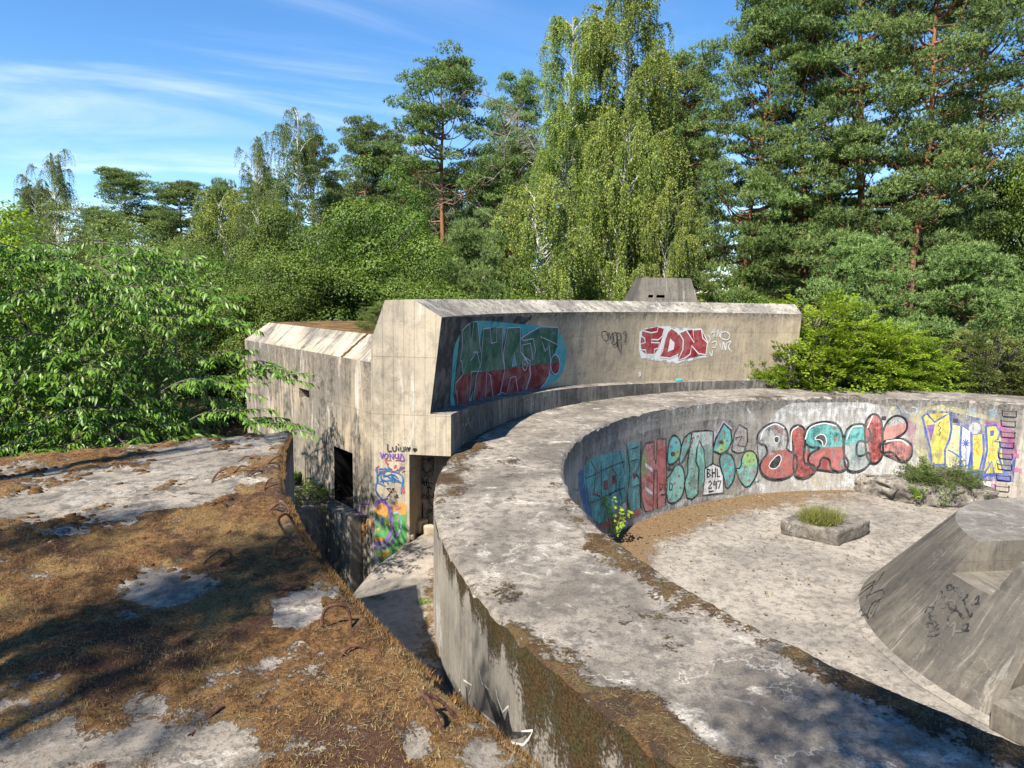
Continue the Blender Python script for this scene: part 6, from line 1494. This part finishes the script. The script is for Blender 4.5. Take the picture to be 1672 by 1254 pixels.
# --- end wall: black name, coloured scribbles, and the green and yellow painted foot
tagstrokes(S_end, KL, [[(1010, 180), (1012, 240), (1045, 242)], [(1050, 205), (1055, 238), (1078, 238), (1082, 195)], [(1098, 210), (1102, 240)], [(1098, 180), (1102, 190)], [(1118, 205), (1120, 238), (1145, 238), (1142, 205)], [(1150, 245), (1160, 205), (1172, 245)], [(1154, 228), (1170, 228)], [(1178, 205), (1185, 230), (1200, 208), (1186, 245)]], 'black', .02, bunker, 'tag', 1)
Paint(S_end).fill(KL([(1225, 235), (1222, 222), (1232, 218), (1242, 228), (1255, 218), (1264, 228), (1258, 242), (1240, 254)]), 'black', .1, 1).build('painted_heart', bunker)
g4 = Paint(S_end)
g4.fill(KL([(905, 740), (1170, 735), (1172, 1010), (1060, 1120), (960, 1200), (905, 1120)]), 'green', .32, 0).fill(KL([(890, 700), (950, 665), (1010, 700), (1020, 800), (920, 790)]), 'orange', .25, 1, 1).fill(KL([(1040, 690), (1150, 680), (1172, 720), (1165, 800), (1060, 765)]), 'orange', .25, 1, 1).fill(KL([(1040, 705), (1120, 700), (1130, 745), (1050, 750)]), 'violet', .5, 1.5, 1)
g4.fill(KL([(905, 985), (970, 980), (980, 1010), (910, 1020)]), 'orange', .3, 1.5, 1).fill(KL([(930, 1110), (1030, 1080), (1020, 1140), (950, 1170)]), 'orange', .5, 1.5, 1).fill(KL([(895, 1120), (930, 1160), (935, 1215), (905, 1200)]), 'lilac', .2, 1.5, 1)
g4.line(KL([(895, 710), (950, 665), (1010, 705), (1040, 800), (1040, 920), (1000, 1000), (940, 1030), (890, 1020)]), 'violet', .06, .15, 3, 2).line(KL([(1060, 770), (1110, 775), (1125, 860), (1100, 950), (1040, 1010)]), 'sky', .03, .35, 3, 2).line(KL([(890, 1060), (960, 1070), (1040, 1020), (1090, 930)]), 'violet', .05, .3, 3, 2).fill(KL([(945, 820), (965, 808), (978, 840), (965, 878), (948, 865)]), 'cobalt', .1, 4, 1).fill(KL([(905, 800), (925, 830), (920, 890), (905, 880)]), 'mint', .5, 2, 1)
for x, y in ((1000, 855), (960, 750), (930, 910), (990, 800), (1030, 870)): g4.dot(*KL([(x, y)])[0], 2.6, 'orange')
g4.build('painted_foot', bunker)
rs_ = np.random.default_rng(3)
def scrib(surf, k, box, n, c, w, parent, name='scribble', seed=1, step=26, wear=.15):
    r2 = np.random.default_rng(seed); P_ = Paint(surf); x0, y0, x1, y1 = box
    for _ in range(n):
        m = r2.integers(4, 8); p = np.array([r2.uniform(x0, x1), r2.uniform(y0, y1)]); pts = []
        for q in range(m):
            pts.append((float(np.clip(p[0], x0, x1)), float(np.clip(p[1], y0, y1)))); p = p + r2.normal(0, step, 2)
        P_.line(k(pts), c, w, wear, 5, 2)
    return P_.build(name, parent)
scrib(S_end, KL, (910, 320, 1165, 420), 10, 'red', .014, bunker, 'red_scribble', 2, 22); scrib(S_end, KL, (915, 380, 1150, 520), 10, 'cobalt', .018, bunker, 'blue_scribble', 3, 30)
tagstrokes(S_end, KL, [[(945, 250), (960, 300), (972, 260)], [(990, 262), (978, 290), (1000, 305), (1012, 270), (990, 262)], [(1030, 310), (1028, 262), (1055, 308), (1055, 262)], [(1075, 262), (1070, 295), (1100, 295), (1098, 262), (1100, 320)], [(1125, 262), (1115, 318), (1150, 318), (1128, 262)]], 'violet', .018, bunker, 'violet_tag', 1)
tagstrokes(S_end, KL, [[(915, 375), (925, 520)], [(925, 480), (905, 560), (930, 620), (975, 655), (1010, 640)], [(930, 440), (1000, 410), (1100, 430), (1140, 480), (1120, 600)], [(925, 510), (990, 540)], [(940, 500), (1040, 490), (1125, 510)]], 'cobalt', .024, bunker, 'blue_tag', 2)
Paint(S_end).fill(KL([(1130, 540), (1152, 535), (1158, 600), (1132, 608)]), 'red', .45, 2).line(KL([(1140, 545), (1135, 570), (1150, 585), (1138, 600)]), 'red', .02, .1, 4).build('red_mark', bunker)
scrib(S_end, KL, (1000, 560, 1100, 640), 4, 'black', .012, bunker, 'black_scribble', 5, 22)
scrib(S_tr, KL, (1190, 300, 1400, 650), 14, 'black', .016, bunker, 'black_scribble', 6, 45); scrib(S_tr, KL, (1340, 560, 1415, 820), 4, 'black', .016, bunker, 'black_scribble', 7, 30)
tagstrokes(S_tr, KL, [[(1190, 400), (1215, 380), (1200, 470), (1260, 480), (1240, 560), (1200, 600), (1185, 620), (1230, 645)], [(1260, 540), (1300, 470), (1330, 540)], [(1275, 515), (1320, 515)], [(1340, 480), (1345, 540), (1385, 560)]], 'black', .02, bunker, 'black_tag', 1)
scrib(S_fac, KL, (740, 830, 870, 1060), 5, 'orange', .03, annex, 'orange_scribble', 8, 30, .4); scrib(S_fac, KL, (745, 800, 870, 1060), 6, 'black', .05, annex, 'black_scribble', 9, 35, .4); scrib(S_fac, KL, (760, 690, 870, 780), 4, 'violet', .03, annex, 'violet_scribble', 10, 25, .4)
Paint(S_fac).fill(KL([(735, 240), (790, 60), (870, 250), (878, 1090), (742, 1060)]), 'near_black', .66, 0, 0, 2).build('dark_patch', annex)  # near-black see-through patch on the wall right of the doorway
Paint(S_fac).fill(KL([(230, 330), (300, 250), (350, 420), (380, 640), (260, 650)]), 'near_black', .72, 0, 0, 2).build('dark_patch', annex)  # smaller near-black see-through patch low on the wall, left of the doorway
Paint(S_fac).fill(KL([(755, 920), (800, 900), (800, 1040), (760, 1030)]), 'orange', .5, 1).build('orange_patch', annex)
# --- outside of the parapet: spiky black shape with white edges
sp_ = Paint(S_out)
for pts in ([(383, 745), (455, 890), (492, 1082), (462, 1000), (428, 900)], [(450, 868), (505, 1000), (492, 1082)], [(470, 862), (522, 1000), (500, 1012)], [(532, 912), (545, 1002), (505, 1012)], [(488, 985), (560, 1042), (656, 1045), (600, 1078), (520, 1088), (490, 1082)], [(505, 1000), (546, 998), (558, 1042), (520, 1040)]): sp_.fill(KO(pts), 'black', .05, 2)
for s in ([(365, 690), (380, 760), (420, 800)], [(462, 800), (470, 850), (500, 930), (535, 895), (530, 960)], [(610, 1045), (675, 1035), (650, 1085), (620, 1120), (550, 1105)], [(275, 745), (322, 775), (305, 830)], [(240, 820), (255, 800)], [(375, 930), (460, 1000), (465, 1055)]): sp_.line(KO(s), 'white', .018, .15, 1)
sp_.line(KO([(290, 780), (300, 910)]), 'near_black', .04, .3, 2).line(KO([(330, 880), (370, 950), (375, 985)]), 'near_black', .05, .4, 2).line(KO([(580, 1130), (600, 1125), (612, 1165)]), 'black', .022, .05, 3).line(KO([(660, 1125), (660, 1210)]), 'black', .02, .05, 3).line(KO([(665, 1180), (700, 1235)]), 'black', .02, .05, 3)
sp_.build('black_spiky_graffiti', ring)
Paint(S_out).fill([(713, 960), (718, 955), (722, 1000), (724, 1060), (716, 1050), (713, 1000)], 'white', .6, 1).build('white_paint_run', ring)
# --- black tags on the pedestal
tagstrokes(S_cone, KC, [[(490, 450), (485, 432), (503, 430), (505, 448), (490, 452)], [(508, 452), (515, 440), (522, 456), (530, 442), (535, 462)], [(540, 470), (545, 455), (558, 465), (552, 482), (540, 472)], [(556, 500), (562, 468), (578, 482), (562, 498), (592, 575), (600, 515)], [(612, 495), (628, 478), (622, 515)], [(610, 515), (632, 512)]], 'black', .024, ped, 'tag', 1)
tagstrokes(S_cone, KC, [[(428, 515), (445, 475), (462, 462), (450, 520)], [(455, 515), (465, 485), (482, 490), (475, 530), (458, 528)], [(490, 500), (515, 505), (525, 540), (500, 535), (490, 510)], [(500, 555), (530, 545), (560, 580), (540, 560)], [(492, 560), (485, 655)], [(495, 620), (520, 600), (510, 665)], [(520, 640), (585, 635)], [(555, 610), (580, 605), (570, 635), (550, 625)]], 'black', .026, ped, 'tag', 1)
tagstrokes(S_cone, KC, [[(385, 555), (400, 530), (425, 535), (400, 560)], [(415, 590), (405, 570), (428, 570), (425, 590), (440, 600)], [(400, 620), (395, 600), (420, 605), (425, 625), (445, 605)], [(405, 640), (450, 625)], [(395, 660), (440, 655), (450, 640)]], 'black', .024, ped, 'tag', 1)
tagstrokes(S_cone, KC, [[(95, 450), (160, 410), (130, 445)], [(80, 480), (150, 430), (120, 490)], [(120, 480), (195, 450), (190, 490), (150, 510), (120, 570)], [(85, 560), (100, 535), (115, 560), (90, 575)], [(140, 560), (160, 520), (180, 500), (150, 570)], [(75, 590), (110, 560), (130, 580)], [(160, 430), (200, 370)]], 'black', .026, ped, 'tag', 1)
